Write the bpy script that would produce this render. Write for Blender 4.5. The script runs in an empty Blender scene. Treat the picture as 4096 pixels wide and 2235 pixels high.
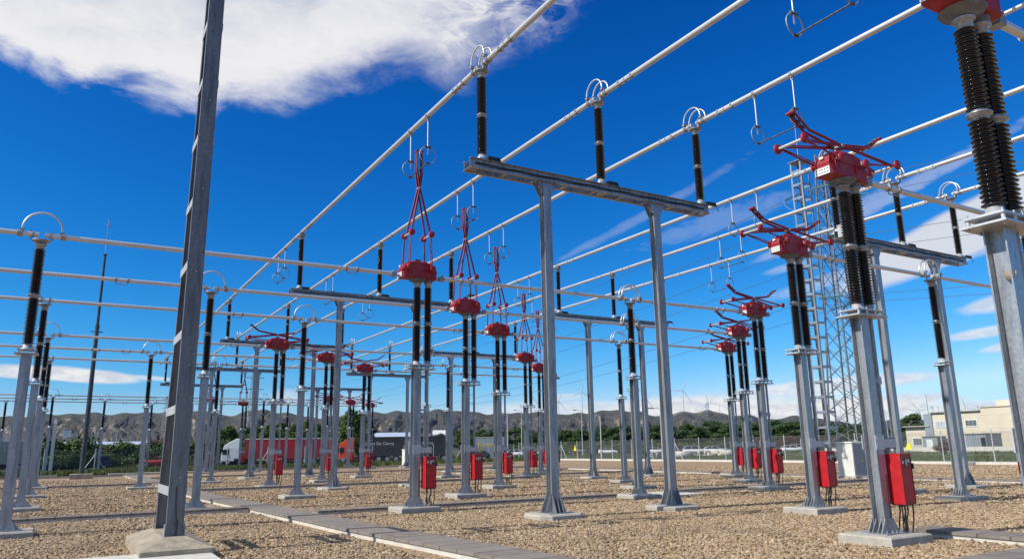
import bpy, bmesh, math, random
import numpy as np
from mathutils import Vector, Matrix
random.seed(7); rng = np.random.default_rng(7)
scene = bpy.context.scene
COL = scene.collection
pi = math.pi; R = math.radians

# ------------------------------------------------------------------ camera
FPX, YAW, PITCH, ROLL, EYE = 2970.6, .5364, .2225, -.016, 1.7874   # focal length in px of a 4096 px wide picture
fw = Vector((math.sin(YAW)*math.cos(PITCH), math.cos(YAW)*math.cos(PITCH), math.sin(PITCH)))
rt0 = Vector((math.cos(YAW), -math.sin(YAW), 0)); up0 = rt0.cross(fw)
rt = rt0*math.cos(ROLL)+up0*math.sin(ROLL); up = -rt0*math.sin(ROLL)+up0*math.cos(ROLL)
cd = bpy.data.cameras.new("camera"); cam = bpy.data.objects.new("camera", cd); COL.objects.link(cam)
cd.sensor_width = 36; cd.lens = FPX/4096*36; cd.clip_start = .1; cd.clip_end = 20000
M3 = Matrix((rt, up, -fw)).transposed().to_4x4(); M3.translation = (0, 0, EYE); cam.matrix_world = M3
scene.camera = cam

def ray(px, py): return fw+rt*((px-2048)/FPX)-up*((py-1117.5)/FPX)
def gnd(px, py, z=0.0):
    d = ray(px, py); t = (z-EYE)/d.z; return Vector((d.x*t, d.y*t, z))
def atd(px, py, D):
    d = ray(px, py); t = D/math.hypot(d.x, d.y); return Vector((d.x*t, d.y*t, EYE+d.z*t))
def on_y(px, py, y):
    d = ray(px, py); t = y/d.y; return Vector((d.x*t, y, EYE+d.z*t))
def on_x(px, py, x):
    d = ray(px, py); t = x/d.x; return Vector((x, d.y*t, EYE+d.z*t))
def azel(px, py):
    d = ray(px, py); return math.atan2(d.x, d.y), math.atan2(d.z, math.hypot(d.x, d.y))

# ------------------------------------------------------------------ sun, exposure
SUN_AZ = R(-86); SUN_EL = R(40)           # azimuth from +y towards +x
sd = Vector((math.sin(SUN_AZ)*math.cos(SUN_EL), math.cos(SUN_AZ)*math.cos(SUN_EL), math.sin(SUN_EL)))
sl = bpy.data.lights.new("sun", 'SUN'); sl.energy = 4.9; sl.angle = R(.53); sl.color = (1, .95, .87)
so = bpy.data.objects.new("sun", sl); COL.objects.link(so)
so.rotation_euler = sd.to_track_quat('Z', 'Y').to_euler()
vs = scene.view_settings; vs.view_transform = 'Standard'; vs.look = 'None'; vs.exposure = 0; vs.gamma = 1; vs.use_curve_mapping = False
scene.cycles.max_bounces = 6; scene.cycles.transparent_max_bounces = 12

# ------------------------------------------------------------------ node helpers
class NT:
    def __init__(s, tree): s.t = tree; s.n = tree.nodes; s.l = tree.links
    def new(s, ty, **kw):
        n = s.n.new(ty)
        for k, v in kw.items(): setattr(n, k, v)
        return n
    def put(s, sock, v):
        if isinstance(v, bpy.types.NodeSocket): s.l.new(v, sock)
        elif v is not None: sock.default_value = v
    def m(s, op, a, b=None, c=None, clamp=False):
        n = s.new('ShaderNodeMath', operation=op, use_clamp=clamp)
        s.put(n.inputs[0], a); s.put(n.inputs[1], b); s.put(n.inputs[2], c); return n.outputs[0]
    def ss(s, v, lo, hi, a=0., b=1.):
        n = s.new('ShaderNodeMapRange', interpolation_type='SMOOTHSTEP')
        for i, x in enumerate((v, lo, hi, a, b)): s.put(n.inputs[i], x)
        return n.outputs[0]
    def mix(s, f, a, b, mode='MIX'):
        n = s.new('ShaderNodeMix', data_type='RGBA', blend_type=mode)
        s.put(n.inputs[0], f); s.put(n.inputs[6], a); s.put(n.inputs[7], b); return n.outputs[2]
    def noise(s, vec, scale, detail=4, rough=.55, dim='3D', dist=0.):
        n = s.new('ShaderNodeTexNoise', noise_dimensions=dim)
        if vec is not None: s.l.new(vec, n.inputs['Vector'])
        n.inputs['Scale'].default_value = scale; n.inputs['Detail'].default_value = detail
        n.inputs['Roughness'].default_value = rough; n.inputs['Distortion'].default_value = dist
        return n.outputs['Fac']
    def ramp(s, f, stops, interp='LINEAR'):
        n = s.new('ShaderNodeValToRGB'); n.color_ramp.interpolation = interp
        e = n.color_ramp.elements
        while len(e) < len(stops): e.new(.5)
        for i, (p, c) in enumerate(stops): e[i].position = p; e[i].color = (*c, 1)
        s.put(n.inputs[0], f); return n.outputs[0]
def c4(c): return (c[0], c[1], c[2], 1)

# ------------------------------------------------------------------ sky
w = bpy.data.worlds.new("World"); scene.world = w; w.use_nodes = True
T = NT(w.node_tree); T.n.clear()
out = T.new('ShaderNodeOutputWorld'); bg = T.new('ShaderNodeBackground')
T.l.new(bg.outputs[0], out.inputs[0])
sky = T.new('ShaderNodeTexSky', sky_type='NISHITA'); sky.sun_disc = False
sky.sun_elevation = SUN_EL; sky.sun_rotation = SUN_AZ; sky.altitude = 300
sky.air_density = 1.0; sky.dust_density = .25; sky.ozone_density = 2.6
SKYK = .1
sc_ = T.new('ShaderNodeSeparateColor'); T.l.new(sky.outputs[0], sc_.inputs[0]); cc_ = T.new('ShaderNodeCombineColor')
for i_, (g_, k_) in enumerate(((3.1, 3.06), (1.45, 1.25), (1.04, 1.44))):   # the phone's deep blue: one gamma and gain per channel
    T.put(cc_.inputs[i_], T.m('MINIMUM', T.m('MULTIPLY', T.m('POWER', T.m('MULTIPLY', sc_.outputs[i_], SKYK), g_), k_/SKYK), (.5, .85, 1.1)[i_]/SKYK))
tc = T.new('ShaderNodeTexCoord'); sp = T.new('ShaderNodeSeparateXYZ'); T.l.new(tc.outputs['Generated'], sp.inputs[0])
AZ = T.m('ARCTAN2', sp.outputs[0], sp.outputs[1]); EL = T.m('ARCSINE', sp.outputs[2])
# a layer high up: noise on the direction divided by its height, so the clouds spread in perspective
zc = T.m('MAXIMUM', sp.outputs[2], .03)
cv = T.new('ShaderNodeCombineXYZ'); T.put(cv.inputs[0], T.m('DIVIDE', sp.outputs[0], zc)); T.put(cv.inputs[1], T.m('DIVIDE', sp.outputs[1], zc))
av = T.new('ShaderNodeCombineXYZ'); T.put(av.inputs[0], AZ); T.put(av.inputs[1], T.m('MULTIPLY', EL, 2.2))
n_big = T.noise(cv.outputs[0], 1.1, 6, .55); n_fine = T.noise(cv.outputs[0], 4.5, 8, .62, dist=.6)
n_ang = T.noise(av.outputs[0], 9, 6, .6, dist=.4); n_ang2 = T.noise(av.outputs[0], 38, 5, .6)
n_wisp = T.noise(av.outputs[0], 17, 7, .66, dist=1.6)
# great cloud bank: the elevation of its lower edge as a curve over azimuth
pts = [(-60, 120), (0, 205), (90, 255), (180, 330), (330, 372), (395, 335), (500, 328), (620, 375), (780, 432), (930, 410), (1060, 405), (1170, 400), (1300, 350), (1450, 300), (1620, 265), (1800, 310), (1960, 250), (2120, 150), (2260, 60), (2420, -90)]
ae = [azel(*p) for p in pts]; a0, a1 = ae[0][0], ae[-1][0]; e0, e1 = .2, .75
fc = T.new('ShaderNodeFloatCurve'); cu = fc.mapping.curves[0]
P0 = [((a-a0)/(a1-a0), (e-e0)/(e1-e0)) for a, e in ae]
cu.points[0].location = P0[0]; cu.points[1].location = P0[-1]
for p in P0[1:-1]: cu.points.new(*p)
fc.mapping.update()
T.put(fc.inputs['Value'], T.m('DIVIDE', T.m('SUBTRACT', AZ, a0), a1-a0, clamp=True))
edge = T.m('MULTIPLY_ADD', fc.outputs[0], e1-e0, e0)
h = T.m('SUBTRACT', EL, edge)
h = T.m('ADD', h, T.m('MULTIPLY', T.m('SUBTRACT', n_ang, .5), .09)); h = T.m('ADD', h, T.m('MULTIPLY', T.m('SUBTRACT', n_ang2, .5), .012))
soft = T.ss(AZ, a0, a1, .035, .10)
bank = T.m('DIVIDE', T.m('ADD', h, T.m('MULTIPLY', soft, .3)), soft, clamp=True)
bank = T.m('MULTIPLY', T.ss(bank, 0, 1), T.ss(AZ, azel(2230, 100)[0], azel(2420, 100)[0], 1, 0))
wr = T.ss(AZ, azel(1500, 300)[0], azel(2250, 150)[0])          # the bank breaks into wisps on its right
bank = T.m('MULTIPLY', bank, T.m('SUBTRACT', 1, T.m('MULTIPLY', wr, T.ss(n_wisp, .35, .68, 1, 0)), clamp=True))
shade = T.ss(T.m('ADD', h, T.m('MULTIPLY', T.m('SUBTRACT', n_ang, .5), .14)), .03, .19)
bankcol = T.mix(shade, (.90, .89, .92, 1), (.52, .59, .70, 1))
bankcol = T.mix(T.ss(n_fine, .42, .7, 0, .18), bankcol, (.80, .81, .86, 1))
def ell(px, py, hw, hh, tilt=0., soft=.5, k=1., nz=None, na=.5):
    """a soft ellipse round the direction of one cloud; sizes in px of the 4096 px picture, tilt in degrees"""
    a, e = azel(px, py); s = 1/FPX; ca, sa = math.cos(R(tilt)), math.sin(R(tilt))
    da = T.m('MULTIPLY', T.m('SUBTRACT', AZ, a), math.cos(e)); de = T.m('SUBTRACT', EL, e)
    u = T.m('DIVIDE', T.m('ADD', T.m('MULTIPLY', da, ca), T.m('MULTIPLY', de, sa)), hw*s)
    v = T.m('DIVIDE', T.m('SUBTRACT', T.m('MULTIPLY', de, ca), T.m('MULTIPLY', da, sa)), hh*s)
    r2 = T.m('ADD', T.m('MULTIPLY', u, u), T.m('MULTIPLY', v, v))
    if nz is not None: r2 = T.m('ADD', r2, T.m('MULTIPLY', T.m('SUBTRACT', nz, .5), na*4))
    return T.ss(r2, 1+soft, 1-soft, 0, k)
lows = [ell(280, 1497, 220, 24, -3, .45, .95, n_ang2, .25), ell(90, 1496, 90, 14, 0, .6, .9, n_ang2, .2), ell(585, 1510, 110, 8, -3, .6, .6, n_ang2, .2),
        ell(3330, 1540, 330, 26, 3, .4, .75, n_ang2, .25), ell(3230, 1568, 150, 9, 3, .6, .6), ell(3180, 1588, 190, 7, 3, .6, .6),
        ell(4020, 1205, 120, 26, 8, .8, .8, n_ang2, .5), ell(3960, 1325, 130, 17, 6, .7, .75, n_ang2, .4), ell(4050, 1382, 90, 15, 6, .7, .7, n_ang2, .4),
        ell(3150, 1660, 560, 52, 3, .5, .95, n_ang2, .5), ell(2800, 1632, 400, 46, 0, .7, .92, n_ang2, .3), ell(2270, 1640, 330, 34, 0, .8, .6, n_ang, .5), ell(3720, 1650, 330, 34, 2, .7, .75, n_ang2, .5),
        ell(2260, 1588, 90, 15, 0, .8, .45, n_ang2, .4), ell(1150, 1590, 60, 30, 0, .7, .45, n_ang2, .4), ell(1400, 1600, 90, 26, 0, .8, .35, n_ang2, .4)]
wis = [ell(2600, 850, 330, 18, 25, .9, .17, n_wisp, .9), ell(2880, 880, 260, 36, 14, .9, .17, n_wisp, 1.2), ell(3640, 745, 330, 22, 22, .9, .34, n_wisp, .9), ell(3480, 800, 120, 20, 20, .9, .3, n_wisp, .9),
       ell(3900, 900, 480, 84, 21, .3, .9, n_ang, .2), ell(3760, 1030, 330, 30, 8, .6, .5, n_wisp, .5), ell(3420, 1090, 280, 24, 12, .9, .4, n_wisp, .8), ell(3120, 1010, 100, 16, 15, .9, .3, n_wisp, .8), ell(3150, 1070, 80, 14, 10, .9, .35, n_wisp, .7)]
def over(ls):
    r = ls[0]
    for x in ls[1:]: r = T.m('MAXIMUM', r, x)
    return r
low = over(lows); wsp = over(wis)
K = 1/SKYK
lowcol = T.mix(T.ss(n_ang2, .38, .62), (.70, .74, .83, 1), (.95, .93, .92, 1))
c = cc_.outputs[0]
def scol(col, k):     # cloud radiance, in the sky texture's own units
    return T.mix(1., col, (K*k, K*k, K*k, 1), 'MULTIPLY')
c = T.mix(wsp, c, scol((.86, .88, .93, 1), .86)); c = T.mix(low, c, scol(lowcol, .93)); c = T.mix(bank, c, scol(bankcol, .95))
# the clouds glow less near the ground than the horizon air itself: keep the zenith clear
T.l.new(c, bg.inputs[0]); bg.inputs[1].default_value = SKYK

# ------------------------------------------------------------------ materials
MAT = {}
def mat(name, col, rough=.6, metal=0., bump=None, spec=None, coat=None, coords='Object'):
    m = bpy.data.materials.new(name); m.use_nodes = True; t = NT(m.node_tree); b = t.n['Principled BSDF']
    b.inputs['Roughness'].default_value = rough; b.inputs['Metallic'].default_value = metal
    if spec is not None: b.inputs['Specular IOR Level'].default_value = spec
    if coat: b.inputs['Coat Weight'].default_value = coat; b.inputs['Coat Roughness'].default_value = .08
    tcn = t.new('ShaderNodeTexCoord'); v = tcn.outputs[coords]
    if callable(col): col = col(t, v)
    t.put(b.inputs['Base Color'], c4(col) if isinstance(col, tuple) else col)
    if bump:
        bn = t.new('ShaderNodeBump'); hgt, st, dst = bump(t, v); t.put(bn.inputs['Height'], hgt)
        bn.inputs['Strength'].default_value = st; bn.inputs['Distance'].default_value = dst; t.l.new(bn.outputs[0], b.inputs['Normal'])
    MAT[name] = m; return m
def vary(c1, c2, scale, lo=.35, hi=.65, detail=5, stretch=None):
    def f(t, v):
        if stretch:
            mp = t.new('ShaderNodeMapping'); t.l.new(v, mp.inputs[0]); mp.inputs['Scale'].default_value = stretch; v = mp.outputs[0]
        return t.mix(t.ss(t.noise(v, scale, detail), lo, hi), c4(c1), c4(c2))
    return f
def galv(c1, c2, c3):
    def f(t, v):
        vo = t.new('ShaderNodeTexVoronoi'); t.l.new(v, vo.inputs['Vector']); vo.inputs['Scale'].default_value = 34
        s = t.new('ShaderNodeSeparateXYZ'); t.l.new(vo.outputs['Color'], s.inputs[0])
        a = t.mix(s.outputs[0], c4(c1), c4(c2))
        mp = t.new('ShaderNodeMapping'); t.l.new(v, mp.inputs[0]); mp.inputs['Scale'].default_value = (6, 6, .8)
        oi = t.new('ShaderNodeObjectInfo'); ad = t.new('ShaderNodeVectorMath', operation='ADD'); t.l.new(mp.outputs[0], ad.inputs[0]); t.l.new(oi.outputs['Location'], ad.inputs[1])
        return t.mix(t.ss(t.noise(ad.outputs[0], 1.2, 6, .6), .42, .68, 0, .75), a, c4(c3))
    return f
mat('galvanised', galv((.31, .325, .35), (.43, .445, .465), (.18, .195, .22)), .38, .5)
mat('galvanised_light', galv((.50, .515, .53), (.58, .59, .60), (.38, .40, .42)), .45, .35)
mat('old_steel', galv((.15, .16, .175), (.205, .215, .235), (.085, .095, .105)), .48, .3)
mat('steel_edge', galv((.40, .41, .42), (.5, .5, .5), (.3, .3, .32)), .6, .3)
mat('aluminium', vary((.68, .67, .66), (.60, .59, .58), .7, .3, .75, 3), .42, .55)
mat('cast_aluminium', vary((.36, .37, .38), (.27, .28, .30), 14), .5, .4)
mat('dull_casting', vary((.20, .205, .21), (.14, .145, .15), 10), .65, .2)
mat('dark_fitting', vary((.13, .14, .15), (.07, .07, .08), 10), .5, .5)
mat('porcelain', vary((.007, .0055, .007), (.005, .0045, .006), 9), .13, 0, spec=.6)
mat('porcelain_dusty', vary((.010, .007, .008), (.006, .005, .006), 6), .17, 0, spec=.6)
mat('red_paint', lambda t, v: t.mix(t.ss(t.noise(v, 2.2, 7, .7), .48, .75, 0, .22), vary((.50, .010, .016), (.42, .009, .015), 5)(t, v), (.34, .15, .13, 1)), .44)
mat('red_housing', lambda t, v: t.mix(t.ss(t.noise(v, 2.2, 7, .7), .48, .75, 0, .32), vary((.34, .010, .022), (.27, .009, .020), 5)(t, v), (.34, .15, .13, 1)), .52)
mat('red_arm', lambda t, v: t.mix(t.ss(t.noise(v, 2.2, 7, .7), .48, .75, 0, .32), vary((.26, .008, .018), (.20, .008, .016), 5)(t, v), (.34, .15, .13, 1)), .5)
mat('copper', vary((.22, .15, .10), (.16, .17, .14), 12), .5, .4)
mat('mast_steel', vary((.055, .062, .075), (.035, .04, .05), 3), .45, .2)
mat('black_cable', (.012, .012, .013), .45)
mat('black', (.02, .02, .022), .4)
mat('white_plate', (.72, .72, .70), .5)
mat('screen_glass', (.05, .06, .07), .15)
mat('glass_string', vary((.22, .42, .42), (.12, .28, .28), 30), .15)
def conc(c1, c2, c3):
    def f(t, v):
        a = t.mix(t.ss(t.noise(v, 3.2, 8, .65), .35, .68), c4(c1), c4(c2))
        return t.mix(t.ss(t.noise(v, 26, 4), .55, .75, 0, .5), a, c4(c3))
    return f
bmp = lambda sc, st, ds: (lambda t, v: (t.noise(v, sc, 8, .7), st, ds))
mat('concrete', conc((.46, .43, .37), (.36, .33, .28), (.24, .21, .18)), .9, bump=bmp(30, .5, .01))
mat('concrete_pale', conc((.62, .59, .52), (.52, .49, .43), (.42, .39, .33)), .9, bump=bmp(24, .4, .01))
mat('concrete_old', conc((.30, .26, .205), (.47, .385, .27), (.12, .105, .09)), .95, bump=bmp(9, 1., .035))
def slabs(c1, c2, c3, joint, size, axis):
    def f(t, v):
        s = t.new('ShaderNodeSeparateXYZ'); t.l.new(v, s.inputs[0]); u = t.m('DIVIDE', s.outputs[axis], size)
        fr = t.m('FRACT', u); fl = t.m('FLOOR', u)
        wn = t.new('ShaderNodeTexWhiteNoise', noise_dimensions='1D'); t.put(wn.inputs['W'], fl)
        a = t.mix(wn.outputs[0], c4(c1), c4(c2)); a = t.mix(t.ss(t.noise(v, 5, 8, .65), .4, .7, 0, .8), a, c4(c3))
        j = t.m('MULTIPLY', t.ss(fr, .0, joint), t.ss(fr, 1., 1-joint))
        return t.mix(j, (.05, .042, .035, 1), a)
    return f
mat('trench_x', slabs((.235, .195, .165), (.18, .15, .13), (.27, .23, .195), .045, .62, 0), .92, bump=bmp(18, .5, .01))
mat('trench_y', slabs((.235, .20, .17), (.18, .15, .13), (.27, .235, .20), .045, .56, 1), .92, bump=bmp(18, .5, .01))
# gravel
PAL = [(0, (.13, .08, .045)), (.14, (.23, .145, .08)), (.3, (.32, .215, .115)), (.5, (.39, .27, .15)), (.7, (.45, .325, .19)), (.82, (.28, .205, .14)), (.93, (.55, .44, .30)), (1, (.17, .14, .115))]
def gravel_ground(t, v):
    col = None
    vo = t.new('ShaderNodeTexVoronoi'); t.l.new(v, vo.inputs['Vector']); vo.inputs['Scale'].default_value = 17; vo.inputs['Randomness'].default_value = 1
    s = t.new('ShaderNodeSeparateXYZ'); t.l.new(vo.outputs['Color'], s.inputs[0])
    a = t.ramp(s.outputs[0], PAL)
    d = t.ss(vo.outputs['Distance'], .3, .7, 0, .5); a = t.mix(d, a, (.12, .08, .05, 1))
    a = t.mix(t.ss(t.noise(v, .9, 5, .6), .52, .75, 0, .22), a, (.20, .13, .085, 1))
    vo2 = t.new('ShaderNodeTexVoronoi'); t.l.new(v, vo2.inputs['Vector']); vo2.inputs['Scale'].default_value = 3.2
    s2 = t.new('ShaderNodeSeparateXYZ'); t.l.new(vo2.outputs['Color'], s2.inputs[0])
    return t.mix(1., t.mix(t.m('MULTIPLY', s2.outputs[1], .4), a, (.26, .165, .10, 1)), (1.28, 1.24, 1.2, 1), 'MULTIPLY')
def gravel_bump(t, v):
    vo = t.new('ShaderNodeTexVoronoi'); t.l.new(v, vo.inputs['Vector']); vo.inputs['Scale'].default_value = 17
    h1 = t.m('SUBTRACT', 1, t.m('MULTIPLY', vo.outputs['Distance'], 1.3)); return t.m('ADD', h1, t.m('MULTIPLY', t.noise(v, 2.5, 5, .7), 1.2)), .8, .03
mat('gravel_ground', gravel_ground, .95, bump=gravel_bump)
def stone_col(t, v):
    g = t.new('ShaderNodeNewGeometry')
    a = t.ramp(g.outputs['Random Per Island'], PAL)
    a = t.mix(t.ss(t.noise(v, .45, 6, .65), .50, .66, 0, .45), a, (.17, .12, .085, 1))
    return t.mix(t.ss(t.noise(v, 60, 3), .5, .75, 0, .35), a, (.66, .55, .42, 1))
mat('stones', stone_col, .85)
def field(t, v):
    n1 = t.noise(v, .05, 6, .6); n2 = t.noise(v, .9, 6, .65)
    a = t.mix(t.ss(n2, .35, .65), (.05, .07, .028, 1), (.095, .11, .045, 1))
    return t.mix(t.ss(n1, .5, .66), a, (.26, .19, .11, 1))
mat('field', field, 1., bump=bmp(3, .6, .1))
mat('asphalt', vary((.075, .072, .07), (.11, .10, .095), 1.5), .9)
mat('dirt', vary((.32, .22, .13), (.24, .17, .11), .5), 1.)
def hillcol(t, v):
    g = t.new('ShaderNodeNewGeometry')
    s = t.new('ShaderNodeSeparateXYZ'); t.l.new(g.outputs['Normal'], s.inputs[0])
    n = t.noise(v, .006, 8, .6); nb = t.noise(v, .03, 6, .65)
    hazy_scrub = t.mix(t.ss(nb, .4, .62), (.038, .040, .046, 1), (.062, .060, .058, 1))  # scrub tinted bluish grey, the distance haze put into its colour
    bare = t.mix(t.ss(t.noise(v, .009, 5), .45, .6), (.21, .19, .17, 1), (.30, .205, .14, 1))
    m_ = t.m('ADD', t.m('MULTIPLY', t.m('SUBTRACT', n, .5), 2.2), t.m('ADD', t.m('MULTIPLY', t.m('SUBTRACT', .93, s.outputs[2]), 1.6), t.m('MULTIPLY', t.m('SUBTRACT', t.noise(v, .05, 6, .7), .5), 1.4)))
    px_ = t.new('ShaderNodeSeparateXYZ'); t.l.new(v, px_.inputs[0]); m_ = t.m('ADD', m_, t.ss(px_.outputs[0], 1150, 1700, 0, .27))
    a = t.mix(t.ss(m_, .30, .6, 0, .8), hazy_scrub, bare)
    gr = t.m('MULTIPLY', t.ss(t.noise(v, .012, 5), .45, .6), t.ss(s.outputs[2], .9, .97))
    return t.mix(t.m('MULTIPLY', gr, .6), a, (.06, .07, .028, 1))
mat('hill', hillcol, 1.)
def leaf(c1, c2, c3):
    def f(t, v):
        g = t.new('ShaderNodeNewGeometry'); oi = t.new('ShaderNodeObjectInfo')
        a = t.mix(g.outputs['Random Per Island'], c4(c1), c4(c2)); return t.mix(t.m('MULTIPLY', oi.outputs['Random'], .5), a, c4(c3))
    return f
mat('pine_leaf', leaf((.025, .06, .018), (.08, .135, .032), (.045, .085, .028)), .8)
mat('poplar_leaf', leaf((.04, .085, .015), (.12, .17, .03), (.07, .11, .02)), .7)
mat('bush_leaf', leaf((.035, .07, .02), (.095, .145, .035), (.05, .10, .025)), .8)
mat('rust_leaf', leaf((.07, .028, .016), (.14, .06, .03), (.10, .04, .02)), .9)
mat('bark', vary((.10, .075, .055), (.06, .045, .035), 6), .95)
mat('grass_blade', leaf((.05, .085, .02), (.12, .14, .04), (.08, .10, .03)), .9)
mat('cream_wall', vary((.63, .56, .43), (.58, .51, .39), .6), .85)
mat('grey_and_shaded_render', (.44, .40, .34), .9)
mat('corrugated', (.30, .33, .36), .5, .3)
mat('dark_glass', (.02, .025, .032), .22, spec=.3)
mat('shutter', (.11, .12, .13), .5)
mat('shutter_light', (.45, .47, .50), .5)
mat('white_paint', (.82, .82, .82), .35, coat=.3)
mat('off_white', vary((.70, .69, .64), (.62, .61, .56), 3), .5)
mat('cabinet_grey', (.30, .32, .34), .5)
mat('yellow_sign', (.80, .60, .02), .5)
mat('yellow_text', (.75, .58, .03), .7)
mat('white_text', (.55, .55, .55), .7)
mat('tarp_red', vary((.40, .016, .025), (.33, .014, .022), 2), .55)
mat('tarp_black', vary((.022, .022, .028), (.035, .033, .038), 2), .5)
mat('tarp_grey', (.35, .33, .31), .6)
mat('orange_paint', (.72, .06, .015), .35, coat=.3)
mat('rubber', (.015, .015, .015), .8)
mat('rim', (.45, .46, .48), .35, .7)
mat('car_white', (.72, .73, .75), .3, coat=.5)
mat('car_black', (.018, .02, .026), .25, coat=.5)
mat('car_brown', (.05, .03, .028), .25, coat=.5)
mat('car_silver', (.33, .36, .40), .3, .4, coat=.4)
mat('car_blue', (.10, .13, .22), .3, coat=.4)
mat('car_red', (.45, .03, .03), .3, coat=.4)
mat('lamp_red', (.4, .01, .01), .3); mat('lamp_clear', (.7, .7, .7), .2)
mat('roof_blue', (.42, .50, .62), .5); mat('turbine_white', (.50, .52, .55), .5)
mat('pipe', vary((.62, .58, .50), (.48, .44, .38), 2), .85)
mat('wood_post', (.62, .62, .60), .8)
fm = bpy.data.materials.new('chain_link'); fm.use_nodes = True; t = NT(fm.node_tree); t.n.clear()
o_ = t.new('ShaderNodeOutputMaterial'); mx = t.new('ShaderNodeMixShader'); tr = t.new('ShaderNodeBsdfTransparent'); df = t.new('ShaderNodeBsdfDiffuse')
df.inputs[0].default_value = (.16, .17, .17, 1); mx.inputs[0].default_value = .2
t.l.new(tr.outputs[0], mx.inputs[1]); t.l.new(df.outputs[0], mx.inputs[2]); t.l.new(mx.outputs[0], o_.inputs[0]); MAT['chain_link'] = fm

# ------------------------------------------------------------------ mesh building
class MB:
    def __init__(s): s.v = []; s.f = []; s.sm = []
    def add(s, vs, fs, sm=False):
        n = len(s.v); s.v += [tuple(q) for q in vs]; s.f += [tuple(i+n for i in f) for f in fs]; s.sm += [sm]*len(fs); return s
    def box(s, c, d, rot=None, bev=0.):
        x, y, z = d[0]/2, d[1]/2, d[2]/2
        if bev:
            b = bev; V = []
            for zz, k in ((-z, 0), (z-b, 0), (z, b)):
                V += [(-x+k, -y+k, zz), (x-k, -y+k, zz), (x-k, y-k, zz), (-x+k, y-k, zz)]
            F = [(3, 2, 1, 0), (8, 9, 10, 11)]
            for l in (0, 4): F += [(l+i, l+(i+1) % 4, l+4+(i+1) % 4, l+4+i) for i in range(4)]
        else:
            V = [(a*x, b*y, e*z) for e in (-1, 1) for a, b in ((-1, -1), (1, -1), (1, 1), (-1, 1))]
            F = [(3, 2, 1, 0), (4, 5, 6, 7)]+[(i, (i+1) % 4, 4+(i+1) % 4, 4+i) for i in range(4)]
        V = [Vector(q) for q in V]
        if rot is not None: V = [rot @ q for q in V]
        c = Vector(c); return s.add([q+c for q in V], F)
    def bx(s, x0, x1, y0, y1, z0, z1, bev=0.): return s.box(((x0+x1)/2, (y0+y1)/2, (z0+z1)/2), (x1-x0, y1-y0, z1-z0), None, bev)
    def cyl(s, p, q, r, r2=None, n=12, cap=True):
        p, q = Vector(p), Vector(q); r2 = r if r2 is None else r2; d = (q-p)
        if d.length < 1e-6: return s
        d.normalize(); a = d.orthogonal().normalized(); b = d.cross(a)
        V = [p+(a*math.cos(t)+b*math.sin(t))*r for t in [2*pi*i/n for i in range(n)]]+[q+(a*math.cos(t)+b*math.sin(t))*r2 for t in [2*pi*i/n for i in range(n)]]
        s.add(V, [(i, (i+1) % n, n+(i+1) % n, n+i) for i in range(n)], True)
        if cap: s.add(V[:n], [tuple(range(n))[::-1]]); s.add(V[n:], [tuple(range(n))])
        return s
    def tube(s, pts, r, n=8, closed=False):
        pts = [Vector(p) for p in pts]; m = len(pts); rings = []; a = None
        for i, p in enumerate(pts):
            if closed: d = pts[(i+1) % m]-pts[i-1]
            else: d = pts[min(i+1, m-1)]-pts[max(i-1, 0)]
            d.normalize()
            if a is None: a = d.orthogonal().normalized()
            a = (a-d*a.dot(d)); a = a.normalized() if a.length > 1e-5 else d.orthogonal().normalized()
            b = d.cross(a); rings.append([p+(a*math.cos(2*pi*k/n)+b*math.sin(2*pi*k/n))*r for k in range(n)])
        V = [q for g_ in rings for q in g_]; F = []
        for i in range(m if closed else m-1):
            j = (i+1) % m; F += [(i*n+k, i*n+(k+1) % n, j*n+(k+1) % n, j*n+k) for k in range(n)]
        s.add(V, F, True)
        if not closed: s.add(rings[0], [tuple(range(n))[::-1]]); s.add(rings[-1], [tuple(range(n))])
        return s
    def lathe(s, prof, c=(0, 0, 0), n=20, sm=True):
        V = []; c = Vector(c)
        for r, z in prof: V += [c+Vector((r*math.cos(2*pi*k/n), r*math.sin(2*pi*k/n), z)) for k in range(n)]
        F = [(i*n+k, i*n+(k+1) % n, (i+1)*n+(k+1) % n, (i+1)*n+k) for i in range(len(prof)-1) for k in range(n)]
        s.add(V, F, sm); s.add(V[:n], [tuple(range(n))[::-1]]); s.add(V[-n:], [tuple(range(n))]); return s
    def prism(s, poly, axis, lo, hi):
        """poly: 2-D outline; axis 0: (y,z) along x, 1: (x,z) along y, 2: (x,y) along z"""
        def P(a, b, c): return ((c, a, b), (a, c, b), (a, b, c))[axis]
        n = len(poly); V = [P(a, b, lo) for a, b in poly]+[P(a, b, hi) for a, b in poly]
        return s.add(V, [tuple(range(n))[::-1], tuple(range(n, 2*n))]+[(i, (i+1) % n, n+(i+1) % n, n+i) for i in range(n)])
    def build(s, name, material, parent=None, loc=None, fix=True):
        me = bpy.data.meshes.new(name); me.from_pydata(s.v, [], s.f); me.polygons.foreach_set('use_smooth', s.sm)
        if fix:
            bm = bmesh.new(); bm.from_mesh(me); bmesh.ops.recalc_face_normals(bm, faces=bm.faces); bm.to_mesh(me); bm.free()
        me.materials.append(MAT[material]); o = bpy.data.objects.new(name, me); COL.objects.link(o)
        if parent is not None: o.parent = parent
        if loc is not None: o.location = loc
        return o
def empty(name, loc, rz=0.):
    o = bpy.data.objects.new(name, None); o.empty_display_size = .3; COL.objects.link(o); o.location = loc; o.rotation_euler = (0, 0, rz); return o
def tag(o, label=None, cat=None, group=None, kind=None):
    for k, v in (('label', label), ('category', cat), ('group', group), ('kind', kind)):
        if v: o[k] = v
    return o
kids = {}
def copy_tree(o, parent=None):
    c = o.copy(); COL.objects.link(c); c.parent = parent
    for k in ('label', 'category', 'group'):
        if parent is None and k in c: del c[k]
    for ch in list(o.children): copy_tree(ch, c)
    return c
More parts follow.
